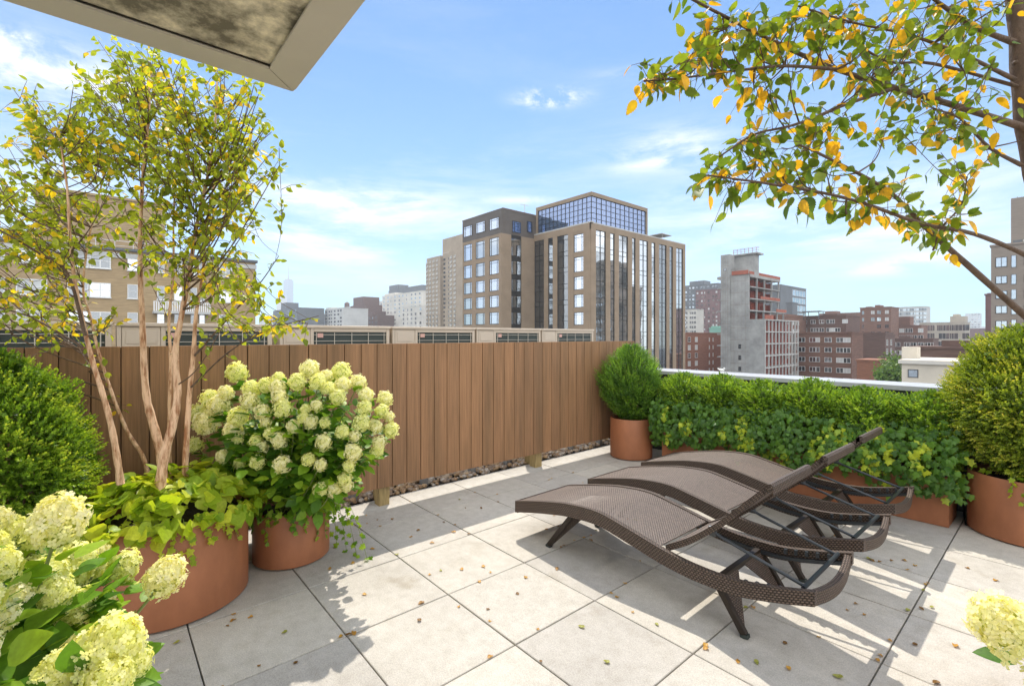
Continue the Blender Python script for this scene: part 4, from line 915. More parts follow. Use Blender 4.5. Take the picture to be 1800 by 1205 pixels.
# left face: piers, spandrels
wr=[(272,432),(475,600),(640,750),(790,897),(940,1047)]  # crop rows of the first column
zr=[(zat(380+c*.1825,dep(extx(821,y1),y1)),zat(380+a*.1825,dep(extx(821,y1),y1))) for a,c in wr]
pitch=zr[2][0]-zr[3][0]
for k in range(14): zr.append((zr[-1][0]-3.2,zr[-1][1]-3.2))
cols=[(467,545),(583,668),(714,803)]; cu=[(extx(730+a*.1825,y1),extx(730+c*.1825,y1)) for a,c in cols]
m=MB(); edges=[xL]+[v for c in cu for v in c]+[x1]
for k in range(0,len(edges),2): m.box(edges[k],edges[k+1],y1,y1+IN-.002,GZ,zdark-.002)
for (a,c) in cu:
    pv=zdark-.002
    for (z0,z1_) in zr: m.box(a+.001,c-.001,y1+.06,y1+IN-.003,z1_,pv); pv=z0
cy=[(exty(730+925*.1825,x1),exty(730+1020*.1825,x1))]
ed=[y1]+[v for c in cy for v in c]+[y2]
for k in range(0,len(ed),2): m.box(x1-IN+.002,x1,ed[k]+(IN if k==0 else 0),ed[k+1],GZ,zdark-.002)
for k in range(1,8): m.box(x1-.3,x1+.03,ed[2]+1.2*0+.01,ed[2]+.012,GZ,zdark-.1)
pv=zdark-.002
for (z0,z1_) in zr: m.box(x1-IN+.003,x1-.06,cy[0][0]+.001,cy[0][1]-.001,z1_,pv,1); pv=z0
add(b,'facade',m,['L','B'])
rg=random.Random(3)
for (z0,z1_) in zr[:12]:
    for (a,c) in cu: window(b,'Y',y1+IN-.02,a,z0,c-a,z1_-z0,'grid',rg.choice(['glassbright','glassbright','glass']),'bronze',proud=.12,pane=True)
    window(b,'X',x1-IN+.02,cy[0][0],z0,cy[0][1]-cy[0][0],z1_-z0,'grid',rg.choice(['glass','glassvar']),'bronze',proud=.12,pane=True)
for a,c,q in ((597,637,0),(657,700,1),(723,768,2)):
    u0,u1=extx(600+a*.3611,y1),extx(600+c*.3611,y1); dd=dep(u0,y1); window(b,'Y',y1,u0,zat((326,308,292)[q]*.3611+300,dd),u1-u0,2.3,'grid','glassbright','bronze',proud=.1,pane=True)
for a,c in ((832,873),(903,928)):
    u0,u1=exty(600+a*.3611,x1),exty(600+c*.3611,x1); window(b,'X',x1,u0,zat(300+298*.3611,dep(x1,u0)),u1-u0,2.3,'grid','glassblue','bronze',proud=.1,pane=True)
# volume two
x2=extx(1037,y2); y3=exty(1204,x2); d2=dep(x2,y2); zt2=zat(391,d2)
m=MB(); m.box(x1-20,x2-.16,y2+.16,y3,GZ,zt2-.02); add(b,'core_wall',m,'darkpanel')
m=MB(); LF=[(70,130),(155,185),(212,280),(315,375)]; U=[(extx(920+a*.2821,y2),extx(920+c*.2821,y2)) for a,c in LF]
ed=[x1+.02]+[v for c in U for v in c]+[x2]
for k in range(0,len(ed),2):
    if ed[k+1]>ed[k]+.05: m.box(ed[k],ed[k+1],y2-.1,y2+.158,GZ,zt2)
m.box(x1,x2+.0,y2-.08,y2+.157,zt2-1.3,zt2+.001)
rws=[(330,440),(470,563),(592,672),(702,782),(812,890)]; dd=dep(U[3][0],y2); zq=[(zat(320+c*.2821,dd),zat(320+a*.2821,dd)) for a,c in rws]
for k in range(12): zq.append((zq[-1][0]-3.2,zq[-1][1]-3.2))
pv=zt2-1.3
for z0,z1_ in zq: m.box(U[3][0]+.001,U[3][1]-.001,y2-.03,y2+.156,z1_,pv); pv=z0
RF=[(450,512),(540,567),(593,650),(675,697),(722,775),(797,820),(843,890),(908,930),(950,993)]; V_=[(exty(920+a*.2821,x2),exty(920+c*.2821,x2)) for a,c in RF]
ed=[y2+.159]+[v for c in V_ for v in c]+[y3]
for k in range(0,len(ed),2): m.box(x2-.158,x2+.1,ed[k],ed[k+1],GZ,zt2)
m.box(x2-.157,x2+.08,y2+.159,y3,zt2-1.1,zt2+.001)
add(b,'facade',m,'limestone')
fl=3.2
def strip(face,plane,u0,u1,z0,z1,seed,gl='glassvar',band=True):
    w=u1-u0; m=MB(); L0=Vector((0,0,0)); nv=max(1,round(w/1.25))
    fbox(m,face,plane,u0,u1,.004,.04,z0,z1,1)
    for k in range(nv+1): u=u0+w*k/nv; a=max(u0,u-.05); fbox(m,face,plane,a,min(u1,a+.1),.041,.13,z0,z1,0)
    z=z1; i=0
    while z>z0+1:
        fbox(m,face,plane,u0,u1,.041,.12,z-.08,z,0)
        fbox(m,face,plane,u0,u1,.041,.11,z-1.0,z-.93,0)
        if band and i%2==0: fbox(m,face,plane,u0,u1,.042,.08,z-.75-.0,z-.08,2)
        z-=fl; i+=1
    par(m.build('window_strip',[MATS['bronze'],MATS[gl],MATS['glassdark']]),b)
for k,(a,c) in enumerate(U[:3]): strip('Y',y2+.155,a,c,GZ,zt2-1.3,k,'glassdark' if k!=1 else 'glass')
for z0,z1_ in zq[:8]: window(b,'Y',y2+.14,U[3][0],z0,U[3][1]-U[3][0],z1_-z0,'grid','glassbright','bronze',proud=.12,pane=True)
for k,(a,c) in enumerate(V_): strip('X',x2-.155,a,c,GZ,zt2-1.1,k+5,['glassvar','glass','glassvar','glassvar','glass','glassvar','glassdark','glassdark','glass'][k],band=False)
# penthouse
xpl=extx(943,y2+.6); xpr=x2-.15; yp1=y2+.6; yp2=exty(1137,xpr); dz=dep(xpr,yp1); ztp=zat(337,dz)
m=MB(); m.box(xpl+.15,xpr-.1,yp1+.1,yp2-.1,zt2-.3,ztp-.2); pg=add(b,'penthouse_glass',m,'glassblue')
m=MB(); m.box(xpl,xpr+.15,yp1-.15,yp2+.1,ztp-.75,ztp); m.box(xpl,xpl+.5,yp1-.15,yp1+.5,zt2,ztp-.75); m.box(xpr-.3,xpr+.15,yp2-.35,yp2+.1,zt2,ztp-.75); add(b,'penthouse_frame',m,'limestone')
m=MB(); n=13
for k in range(n+1): x=xpl+.5+(xpr-.1-xpl-.5)*k/n; m.box(x-.04,x+.04,yp1+.02,yp1+.099,zt2,ztp-.76)
n=12
for k in range(n+1): y=yp1+.1+(yp2-.4-yp1)*k/n; m.box(xpr-.099,xpr-.02,y-.04,y+.04,zt2,ztp-.76)
for k in range(1,5): z=zt2+(ztp-.75-zt2)*k/5; m.box(xpl+.5,xpr-.1,yp1+.03,yp1+.098,z-.03,z+.03); m.box(xpr-.098,xpr-.03,yp1+.1,yp2-.35,z-.03,z+.03)
add(b,'penthouse_mullions',m,'bronze')
m=MB(); m.box(xpl,xpr+.6,y2-.1,yp1-.01,zt2+.002,zt2+.22); m.box(x2-.5,x2+.12,yp1,y3,zt2+.002,zt2+.2); add(b,'terrace_rail',m,'palegrey')
m=MB(); yq=exty(1150,x2-3); m.box(x2-5,x2-1,yq,yq+4,zt2+1.7,zt2+1.85); 
for xx in (x2-4.9,x2-1.1): m.tube([(xx,yq+.2,zt2),(xx,yq+.2,zt2+1.7)],.05)
m.box(xpr-3,xpr-1.6,yp2+.15,yp2+1.4,zt2,ztp-1.4)
add(b,'roof_canopy',m,'palegrey')

# ---------- slab apartment block with air conditioners ----------
d=285.; xr,yb=corner(826,d); xl=extx(742,yb); xr=extx(822,yb)
zt=zat(449,dep(extx(774,yb),yb))
b=empty('slab_block',((xl+xr)/2,yb,GZ),0,'tall tan slab block dotted with small white air conditioners','building')
xs_=[extx(v,yb) for v in (742,750,774,789)]
m=MB(); m.box(xs_[0],xs_[1],yb+3,yb+18,GZ,zt-2.5); m.box(xs_[1],xs_[2],yb,yb+18,GZ,zt); m.box(xs_[2],xs_[3],yb+1.8,yb+18,GZ,zt-.1); m.box(xs_[3],xr,yb,yb+18,GZ,zt+.9)
m.box(extx(778,yb+5),extx(812,yb+5),yb+5,yb+13,zt,zat(421,dep(extx(778,yb+5),yb+5)))
add(b,'wall',m,'resid')
m=MB(); m.box(xs_[1]+1,xs_[3],yb+.1,yb+.16,zt+.9,zt+1.0); m.box(xs_[1],xs_[1]+.1,yb+.1,yb+.2,zt,zt+1); add(b,'roof_railing',m,'steelw')
us=[extx(730+c*.1825,yb) for c in (112,140,172,205,250,296,340,375)]
cnt_=0; acm=MB(); more=MB()
for k in range(17):
    z=zt-3.4-2.83*k
    for j,u in enumerate(us):
        pl_=yb if j not in (4,5) else yb+1.8
        if cnt_<100: window(b,'Y',pl_,u,z,2.2 if j in(4,5) else 1.5,1.4,'mull','glassdark','whiteframe' if j not in (4,5) else 'bronze',proud=.12); cnt_+=1
        else: more.box(u,u+1.5,pl_-.12,pl_,z,z+1.4)
        if j not in (4,5): acm.box(u+.1,u+1.4,pl_-.65,pl_-.13,z-.25,z+.75)
tag(add(b,'air_conditioners',acm,'whitestone'),kind='stuff'); tag(add(b,'lower_windows',more,'glassdark'),kind='stuff')

# ---------- generic far blocks ----------
def fblock(name,label,pl_,pr,ptop,d,wall,depth=14,cat='building',group=None,steps=(),win=None,base=GZ,side=None):
    """pl_,pr: bearing of the facade ends at depth d; facade faces -y"""
    x0,y0=corner(pl_,d); x1=extx(pr,y0); zt=zat(ptop,d)
    t=empty(name,((x0+x1)/2,y0,base),0,label,cat,group); m=MB(); m.box(x0,x1,y0,y0+depth,base,zt); m.box(x0-.2,x1+.2,y0-.2,y0+depth+.2,zt,zt+.4)
    for (a,c,top_,back) in steps: xa,xc=extx(a,y0+back),extx(c,y0+back); m.box(xa,xc,y0+back,y0+back+depth*.5,zt-.5,zat(top_,dep(xa,y0+back)))
    add(t,'wall',m,wall)
    if win:
        nx,w,h,pz,gl,fr=win; k=0; rb=random.Random(int(pl_)*3+nx); more=MB(); W_=x1-x0
        z=zt-1.2-h
        while z>zat(700,d) and z>base+1:
            for i in range(nx):
                u=x0+W_*(i+.5)/nx-w/2+(.35*w if (i%3==1) else 0)*(1 if nx<12 else 0)
                if rb.random()<.1: continue
                ww=w*(.62 if (i*7+nx)%4==0 else 1); g2=rb.choice([gl,'glassdark','glassdark','glass'])
                if k<100: window(t,'Y',y0,u,z,ww,h,'mull' if ww>1.5 else 'plain',g2,fr,proud=.1); k+=1
                else: more.box(u,u+ww,y0-.1,y0-.001,z,z+h)
            z-=pz
        if more.v: tag(add(t,'lower_windows',more,gl),kind='stuff')
    return t,x0,x1,y0,zt
def xblock(name,label,pl_,pr,ptop,d,wall,depth=14,win=None,base=GZ,cat='building',group=None,steps=(),left=None,zlow=700):
    """facade faces +x from bearing pl_ (at depth d) to pr; left = bearing of the far left end of its -y side"""
    x0,y0=corner(pl_,d); y1_=exty(pr,x0); zt=zat(ptop,d); xl=extx(left,y0) if left else x0-depth
    t=empty(name,(x0,y0,base),0,label,cat,group); m=MB(); m.box(xl,x0,y0,y1_,base,zt); m.box(xl-.15,x0+.15,y0-.15,y1_+.15,zt,zt+.45)
    for (a,c,top_,back) in steps: ya,yc=exty(a,x0-back),exty(c,x0-back); m.box(xl+1,x0-back,ya,yc,zt-.5,zat(top_,dep(x0-back,ya)))
    add(t,'wall',m,wall)
    if win:
        cols,w,h,pz,gls,fr,st=win; k=0; z=zt-1.3-h; rg=random.Random(int(pl_)); more=MB()
        while z>zat(zlow,d):
            for c in cols:
                u=exty(c,x0)
                if k<100: window(t,'X',x0,u,z,w,h,st,rg.choice(gls),fr,proud=.1); k+=1
                else: more.box(x0,x0+.1,u,u+w,z,z+h)
            z-=pz
        if more.v: tag(add(t,'lower_windows',more,'glassdark'),kind='stuff')
    return t,x0,y0,y1_,zt
# brick block beside the stone tower
t,*_=xblock('brick_house','orange brown brick house front with small white windows beside the stone tower',1196,1270,586,180,'redbrick',win=([1209,1221.5],2.0,1.9,3.1,('glassdark','blind'),'whiteframe','dh'))
for z in range(6):
    for c in (1246,1252.5): u=exty(c,_[0]); window(t,'X',_[0],u,_[3]-3.2-3.1*z,.7,1.6,'plain','blind','whiteframe',proud=.1)
fblock('dark_highrise','dark grey highrise with a rooftop frame right behind the stone tower',1203,1262,503,430,'slate',22,steps=[(1212,1238,495,5)],win=(9,2,1.8,3.4,'glass','bronze'))
fblock('pale_block','pale narrow block squeezed behind the stone tower edge',1206,1224,545,330,'whitestone',10,win=(4,1.6,1.8,3.2,'glassdark','whiteframe'))
fblock('pink_highrise','pinkish brown apartment highrise left of the concrete frame',1223,1263,511,370,'purplebrick',14,win=(6,1.5,1.6,3.1,'blind','purplebrick'))
t,*_=fblock('narrow_dark_block','narrow dark block touching the concrete frame',1262,1270,513,360,'slate',14)  # plain dark slate walls, no windows
fblock('green_roof_house','low roof with a small green copper top before the pink highrise',1247,1270,577,240,'coppergreen',8,steps=[(1250,1264,573,1)])
# concrete frame under construction
d=130.; xc,yc=corner(1316,d); xl=extx(1268,yc); b=empty('concrete_frame',(xc,yc,GZ),0,'unfinished bare concrete building with orange safety netting on its open floors','building')
zs=zat(478,d); x284=extx(1284,yc)
m=MB(); m.box(xl,x284-.01,yc-.4,yc+9,GZ,zat(449,dep(xl,yc))); m.box(x284,xc,yc,yc+.35,GZ,zs-.46)
xk=extx(1332,yc+2.2); m.box(x284,extx(1326,yc+3),yc+3.0,yc+6,zs-.49,zat(446,dep(x284,yc))-.4); m.box(x284-.5,extx(1333,yc+3),yc+2.4,yc+6.5,zat(446,dep(x284,yc))-.4,zat(446,dep(x284,yc)))
yR=exty(1370,xc)
add(b,'core_wall',m,'concrete')
slabs=MB(); cols_=MB(); nets=MB(); fz=[zs-.8-3.25*k for k in range(17)]
x1344=extx(1344,yc); 
for k,z in enumerate(fz):
    th=.75 if k==0 else .30
    y_end=[yR,exty(1369,xc),exty(1369,xc),exty(1378,xc),exty(1378,xc)][k] if k<5 else exty(1404,xc)
    slabs.box(xc-9,xc+.25,yc+.36,y_end,z-th+.3,z+.3)
    if k<16:
        z0=fz[k+1]+.3; n=[4,4,4,5,5][k] if k<5 else 9
        for i in range(n+1):
            y=yc+.2+(y_end-yc-.6)*i/n; slabs.box(xc-.35,xc+.05,y,y+.35,z0,z-th+.3) if k<4 else slabs.box(xc-.05,xc+.27,y,y+.32,z0,z-th+.3)
        nets.box(xc-4.2,xc-4.1,yc+.4,y_end-.3,z0,z)
        for i in range(1,5): yy=yc+.5+(y_end-yc-.5)*i/5; nets.box(xc-4.0,xc-.6,yy,yy+.1,z0,z0+2.0)
# protruding lower block
m=MB(); zf=zat(561,d); m.box(xc+.26,x1344,yc-.2,yc+.3,GZ,zf); m.box(xc+.01,xc+.259,yc-.2,yc+.3,GZ,zf); add(b,'lower_wall',m,'concrete')
add(b,'open_frame',slabs,'concrete'); add(b,'interior_netting',nets,'rednet')
gr=MB(); xg=x1344+.05; y5=exty(1404,x1344); gz=[zf-3.25*k for k in range(12)]
for z in gz: gr.box(xc+.5,xg,yc+.31,y5,z-.3,z)
for i in range(11): y=yc+.4+(y5-yc-.8)*i/10; gr.box(xg-.3,xg+.02,y,y+.28,GZ,zf-.3)
add(b,'lower_frame',gr,'palegrey')
gn=MB(); gn.box(xg-3.2,xg-3.1,yc+.5,y5,GZ,zf-.3); add(b,'lower_netting',gn,'rednet')
on=MB()
for (a0,a1,z,xo) in ((yc-.2,yR,zs-.5,.2),(exty(1335,xc),exty(1369,xc),fz[2]+.3,.3),(exty(1362,xc),exty(1380,xc),fz[3]+.3,.35)): on.box(xc+xo,xc+xo+.05,a0,a1,z,z+.8)
on.box(x284+.5,xc+.1,yc-.35,yc-.3,zs-.5,zs+.6); on.box(xg+.02,xg+.07,yc,yc+5.5,zf,zf+1.1)
ztt=zat(446,dep(x284,yc))
for z in (ztt+.5,ztt+1.0,ztt+1.3): on.box(x284-.4,extx(1336,yc+3),yc+2.45,yc+2.5,z,z+.07)
for k in range(7): x=x284-.3+k*(extx(1336,yc+3)-x284)/6.5; on.box(x,x+.08,yc+2.45,yc+2.52,ztt,ztt+1.4)
add(b,'orange_barriers',on,'orangenet')
jn=MB()
for k in range(1,13): z=zat(449,dep(xl,yc))-3.25*k; jn.box(xl+.001,x284-.02,yc-.415,yc-.401,z,z+.07); jn.box(x284+.01,xc-.01,yc-.015,yc-.001,z-1.2,z-1.13)
for c in (1272,1276,1280): x=extx(c,yc); jn.box(x,x+.05,yc-.414,yc-.402,GZ,zat(449,d)-.1)
for c in (1290,1297,1304,1310): x=extx(c,yc); jn.box(x,x+.05,yc-.014,yc-.002,GZ,zs-1)
add(b,'formwork_joints',jn,'greytan')
for py in (605,625,645): x=extx(1298,yc); window(b,'Y',yc,x,zat(py+8,d),.75,1.3,'plain','glassdark','bronze',proud=.02)
window(b,'Y',yc-.4,extx(1273,yc),zat(472,d),.8,.75,'plain','glassdark','bronze',proud=.02)
m=MB()
for k in range(8): m.tube([(xc-2,yc+5,zs+.4*k),(xc-.8,yc+5,zs+.4*k)],.05,5)
for xx in (xc-2,xc-.8): m.tube([(xx,yc+5,zs-.5),(xx,yc+5,zs+3.2)],.06,5)
add(b,'scaffold',m,'slate')
# glass block behind the frame
t,x0,y0,y1_,zt=xblock('glass_block','grey glass fronted block behind the concrete frame',1372,1417,501,250,'slate',22,win=([1393,1399,1405,1410.5],4.5,3.2,4.2,('glasspale','glass'),'whiteframe','mull'))
t,*_=fblock('round_tank','dark rounded rooftop volume in front of the grey glass block',1382,1393,533,215,'slate',6)
# brown brick apartment complex
t,x0,y0,y1_,zt=xblock('apartment_block','brown brick apartment block with terraces right behind the concrete frame',1378,1437,556,170,'brownbrick',20,win=([1383,1391,1400],2.4,1.5,3.1,('blind','glassdark'),'whiteframe','pair'),steps=[(1384,1412,552,2)])
fblock('setback_block','dark brown brick block with a rooftop pergola',1413,1487,557,185,'darkbrick',18,steps=[(1446,1472,552,3)],win=(8,1.7,1.5,3.1,'blind','whiteframe'))
m=MB(); p=at(1430,548,182); m.box(p.x-3,p.x+3,p.y-3,p.y+3,p.z,p.z+.25)
for a in (-2.5,2.5):
    for c in (-2.5,2.5): m.tube([(p.x+a,p.y+c,p.z-3),(p.x+a,p.y+c,p.z)],.12,5)
t=bpy.data.objects['setback_block']; add(t,'pergola',m,'slate')
fblock('brick_terrace_block','lower red brown brick block with pale window pairs before the dark brown block',1402,1497,586,150,'brownbrick',12,win=(6,1.9,1.5,3.0,'blind','whiteframe'))
fblock('tall_brick_block','tall brown brick apartment block with a chimney at its top',1512,1566,542,230,'brownbrick',16,steps=[(1538,1546,536,3),(1522,1532,539,3)],win=(4,1.6,1.8,3.3,'blind','brownbrick'))
fblock('long_brick_block','long brown brick block with white bays behind the taller blocks',1484,1535,559,250,'brownbrick',14,win=(7,2,1.7,3.2,'blind','whiteframe'))
fblock('stepped_brick_block','brown brick block stepping down toward the beige stone block',1560,1619,573,235,'brownbrick',16,steps=[(1562,1600,557,3)],win=(8,1.9,2,3.3,'blind','whiteframe'))
fblock('narrow_brick_block','plain brick block with a green roof garden and few windows',1496,1556,586,175,'darkbrick',12,win=(5,1.4,1.5,3.2,'glassdark','brownbrick'))
t,x0,y0,y1_,zt=xblock('fire_escape_block','narrow brick front with dark stacked balconies by the green tree',1556,1573,590,165,'darkbrick',8,win=([1558,1565],2.0,2.0,3.1,('glassdark',),'whiteframe','pair'))
fblock('flat_roof_brick_block','brown brick block filling the gap behind the tall brick block',1440,1516,552,330,'brownbrick',18,steps=[(1450,1470,547,3)],win=(8,1.8,1.8,3.3,'glassdark','brownbrick'))
fblock('dark_brick_row','long dark brick row in front of the beige stone block',1566,1640,596,190,'darkbrick',12,steps=[(1580,1600,590,3)],win=(9,1.7,1.7,3.2,'blind','whiteframe'))
fblock('low_brick_house','low red brick house topped by a roof garden hedge',1506,1548,634,120,'redbrick',10)
fblock('grey_glass_block','grey glass and concrete block on the skyline behind the brown bricks',1562,1628,541,450,'palegrey',20,steps=[(1600,1628,545,4)],win=(12,3,2.4,3.6,'glass','palegrey'))
t,x0,x1_,y0,zt=fblock('beige_stone_block','beige stone block with rows of dark arched style windows',1617,1697,568,300,'beigestone',20,steps=[(1670,1697,556,3),(1675,1685,552,6)],win=(11,3.2,3.6,5.0,'glassdark','beigestone'))
fblock('pale_far_tower','pale tower fading in the haze left of the grey brown tower',1697,1722,551,1150,'palegrey',40,win=(5,4,3,6,'glass','palegrey'))
fblock('dim_brick_block','dim reddish block low on the skyline beside the grey brown tower',1697,1745,578,420,'purplebrick',20)
t,x0,x1_,y0,zt=fblock('rowhouse_block','dark red low roofline with a grey roof hut beyond the boxwood',1601,1720,612,85,'darkbrick',8,steps=[(1655,1704,598,1.5)])
t,x0,x1_,y0,zt=fblock('cream_house','cream painted low house with one square window just past the parapet',1585,1720,637,60,'cream',10,win=None)
window(t,'Y',y0,extx(1596,y0),zat(662,60),extx(1614,y0)-extx(1596,y0),1.0,'plain','glasspale','bronze',proud=.08)
m=MB(); m.box(x0-.3,x1_+.3,y0-.35,y0+.2,zt-.1,zt+.35); add(t,'cornice',m,'whitestone')
m=MB(); xx=extx(1602,y0+4); m.box(xx-1,xx+.6,y0+4,y0+6,zt,zt+1.9); add(t,'chimney',m,'cream')
# grey brown tower at the frame edge
t,x0,x1_,y0,zt=fblock('brick_tower','grey brown brick tower with large dark framed windows at the frame edge',1742,1905,434,98,'greytan',18)
m=MB(); xa=extx(1777,y0+1.2); m.box(xa,x1_,y0+1.2,y0+15,zt-.2,zat(349,dep(xa,y0+1.2))); add(t,'upper_wall',m,'greytan')
m=MB(); m.box(xa+.3,xa+1.6,y0+1.1,y0+1.19,zat(430,95),zat(420,95)); m.box(xa+2.7,xa+4,y0+1.1,y0+1.19,zat(430,95),zat(420,95)); add(t,'louvre',m,'slate')
m=MB(); m.box(xa+1.7,xa+2.6,y0+1.1,y0+1.18,zat(430,95),zat(420,95)); add(t,'pale_panel',m,'whitestone')
m=MB(); m.tube([(xa+.8,y0+3,zat(349,95)),(xa+.8,y0+3,zat(340,95))],.05); add(t,'mast',m,'slate')
for k in range(11):
    z=zat(330+547*.257,98)-3.02*k-(.35 if k else 0); h=2.0 if k==0 else 1.55
    for (a,c,st) in ((1750,1770.5,'mull'),(1777.5,1786.5,'plain'),(1800,1820,'mull'),(1832,1841,'plain')):
        u0,u1=extx(a,y0),extx(c,y0); window(t,'Y',y0,u0,z if st=='mull' else z-.25,u1-u0,h if st=='mull' else h+.4,st,'glasspale','bronze',proud=.1,pane=True)
fblock('brown_sliver_block','slim brown block edging out left of the grey brown tower',1732,1745,519,125,'purplebrick',10,steps=[(1735,1741,515,2)])
# ---------- skyline to the left ----------
x0,y0=corner(507,3290.); hw=32; t=empty('glass_skyscraper',(x0,y0,GZ),0,'very tall tapering glass skyscraper with a spire fading in the haze','skyscraper')
m=MB(); zt=zat(493,3290); z0=GZ+60; A=[];B_=[]
rot=R(32)
for k in range(8):
    a=rot+2*PI*k/8; rb=hw*1.38 if k%2==0 else hw; rt=hw*.98 if k%2 else hw*.98*.72*1.0
    A.append((x0+rb*math.cos(a),y0+rb*math.sin(a))); B_.append((x0+rt*math.cos(a),y0+rt*math.sin(a)))
for k in range(8):
    j=(k+1)%8; m.quad((*A[k],GZ),(*A[j],GZ),(*A[j],z0),(*A[k],z0)); m.poly([(*A[k],z0),(*A[j],z0),(*B_[j],zt),(*B_[k],zt)])
m.poly([(*p,zt) for p in B_]); add(t,'tower_body',m,'skyglass')
m=MB(); m.tube([(x0,y0,zt),(x0,y0,zt+8)],24,16); m.tube([(x0,y0,zt),(x0,y0,zat(466,3290))],[5,1.2],8); add(t,'spire',m,'slate')
fblock('hazy_tower','pale hazy tower left of the tapering skyscraper',486,493,523,2400,'palegrey',30)
fblock('skyline_block','dark blue grey block in front of the tapering skyscraper',480,523,547,520,'slate',25,steps=[(494,503,533,6)],win=(7,3,2,4,'glass','slate'))
fblock('far_low_block','low grey block between the skyscraper and the stepped brown block',524,569,557,800,'slate',30,group='low hazy skyline blocks',win=(8,3,2,5,'glass','slate'))
fblock('far_low_block','grey balconied block left of the stepped brown block',571,602,545,480,'palegrey',25,group='low hazy skyline blocks',steps=[(573,582,541,4)],win=(6,4,1.6,3.4,'glass','slate'))
fblock('water_tower_block','pale block carrying a dark wooden water tank',601,619,541,620,'palegrey',20)
x0,y0=corner(610,618.); m=MB(); zt=zat(541,618); m.lathe([(3.2,zt+1),(3.2,zt+6),(.1,zt+8)],0,0,16)
m.tube([(0,0,zt-1),(0,0,zt+1)],1.2,6); t=empty('water_tank',(x0,y0,0),0,'small dark wooden water tank on the pale skyline block','water tank'); o=m.build('tank',MATS['darkbrick'],t)
fblock('stepped_block','brown stepped ziggurat like block on the skyline',601,664,559,560,'darkbrick',40,steps=[(608,656,551,4),(616,643,538,9),(621,638,523.5,13)],win=(12,2,2,4.5,'blind','darkbrick'))
fblock('hazy_office_block','pale grey office block right of the stepped brown block',643,661,531,1100,'palegrey',40,win=(4,5,3,6,'glass','palegrey'))
fblock('hazy_low_block','pale grey lower block right of the stepped brown block',659,682,533,800,'whitestone',40,win=(5,4,3,6,'glass','whitestone'))
fblock('white_block','white office block with setbacks beside the tan slab block',672,742,521,520,'whitestone',30,steps=[(676,695,517,3)],win=(10,3,2,4,'glass','whitestone'))
fblock('curved_roof_block','grey block with curved dark roof behind the white office block',683,748,512,640,'slate',30,steps=[(684,700,502.5,3),(702,712,506,3),(713,742,505,3)])
fblock('white_terrace_block','lower white block with a roof garden in front of the tan slab block',706,742,541,440,'whitestone',20,win=(5,3,2.4,4,'glassdark','whitestone'))
# filler beyond: low hazy blocks on the horizon
rg=random.Random(12)
for k,(a,w_,tp,d) in enumerate([(540,18,556,1500),(455,25,561,1300),(560,12,552,1700),(1420,40,565,900),(1480,30,568,1100),(1625,30,572,1200),(1690,20,566,1700),(1722,22,574,1500),(1250,20,560,800),(1400,25,560,700)]):
    fblock('horizon_block',f'low hazy block on the horizon, {["behind the skyscraper foot","at the birch edge","beside the far grey block","behind the brown brick blocks","behind the long brick block","behind the beige stone block","behind the pale far tower","beside the slim brown block","behind the pink highrise","behind the grey glass block"][k]}',a,a+w_,tp,d,'palegrey',60,group='low hazy skyline blocks')
# street trees down between the houses
leafmat('street_leaf',(.05,.12,.02),(.16,.26,.04),trans=.3,p=(0,1,1))
def street_tree(px,py,d,r,label):
    c=at(px,py,d); rng=np.random.default_rng(int(px)); t=empty('street_tree',(c.x,c.y,GZ),0,label,'tree','street trees below the terrace'); m=MB(); hh=c.z-GZ
    m.tube([(0,0,0),(.2,0,hh*.5),(0,0,hh)],[.5,.3,.1],8)
    for k in range(6): a=k*1.05; m.tube([(0,0,hh*.6),(r*.7*math.cos(a),r*.7*math.sin(a),hh)],[.2,.05],5)
    m.build('trunk',MATS['boxwood_stem'],t); n=2600; cl=rnd(40)*r*RNG.uniform(.4,1,(40,1)); P=cl[RNG.integers(0,40,n)]+RNG.normal(0,r*.16,(n,3)); P[:,2]+=hh
    scatter('crown',P,rnd(n),rnd(n),RNG.uniform(.3,.6,n),'ovate',MATS['street_leaf'],t)
street_tree(1576,652,95,3.6,'pale green street tree between the brick fronts and the cream house')
street_tree(1568,668,88,2.6,'smaller street tree below the pale green one')
# white ornament on the parapet coping
t=empty('ornament',(extx(1269,5.86),5.86,1.068),0,'small white bird like ornament standing on the parapet coping','ornament'); m=MB()
m.lathe([(0,0),(.022,0),(.02,.006),(.008,.012),(.007,.03)],0,0,12); m.blob((0,0,.045),.02,8,squash=(1.5,.9,.8)); m.blob((.028,0,.066),.011,6); m.tube([(.036,0,.066),(.050,0,.063)],[.004,.001],5); m.tube([(-.02,0,.046),(-.055,0,.062)],[.012,.004],6); m.build('figure',MATS['whiteframe'],t,smooth=True)
# ================= air =================
m=MB(); m.box(-4200,800,-1500,4200,GZ-1.02,620); o=m.build('haze',[]); tag(o,kind='stuff')
hm=bpy.data.materials.new('haze'); nt,N,L=nodes(hm); N.remove(N['Principled BSDF']); v=N.new('ShaderNodeVolumePrincipled'); v.inputs['Density'].default_value=HAZE; v.inputs['Color'].default_value=(.82,.90,1,1); v.inputs['Anisotropy'].default_value=.2; L.new(v.outputs[0],N['Material Output'].inputs['Volume']); o.data.materials.append(hm)
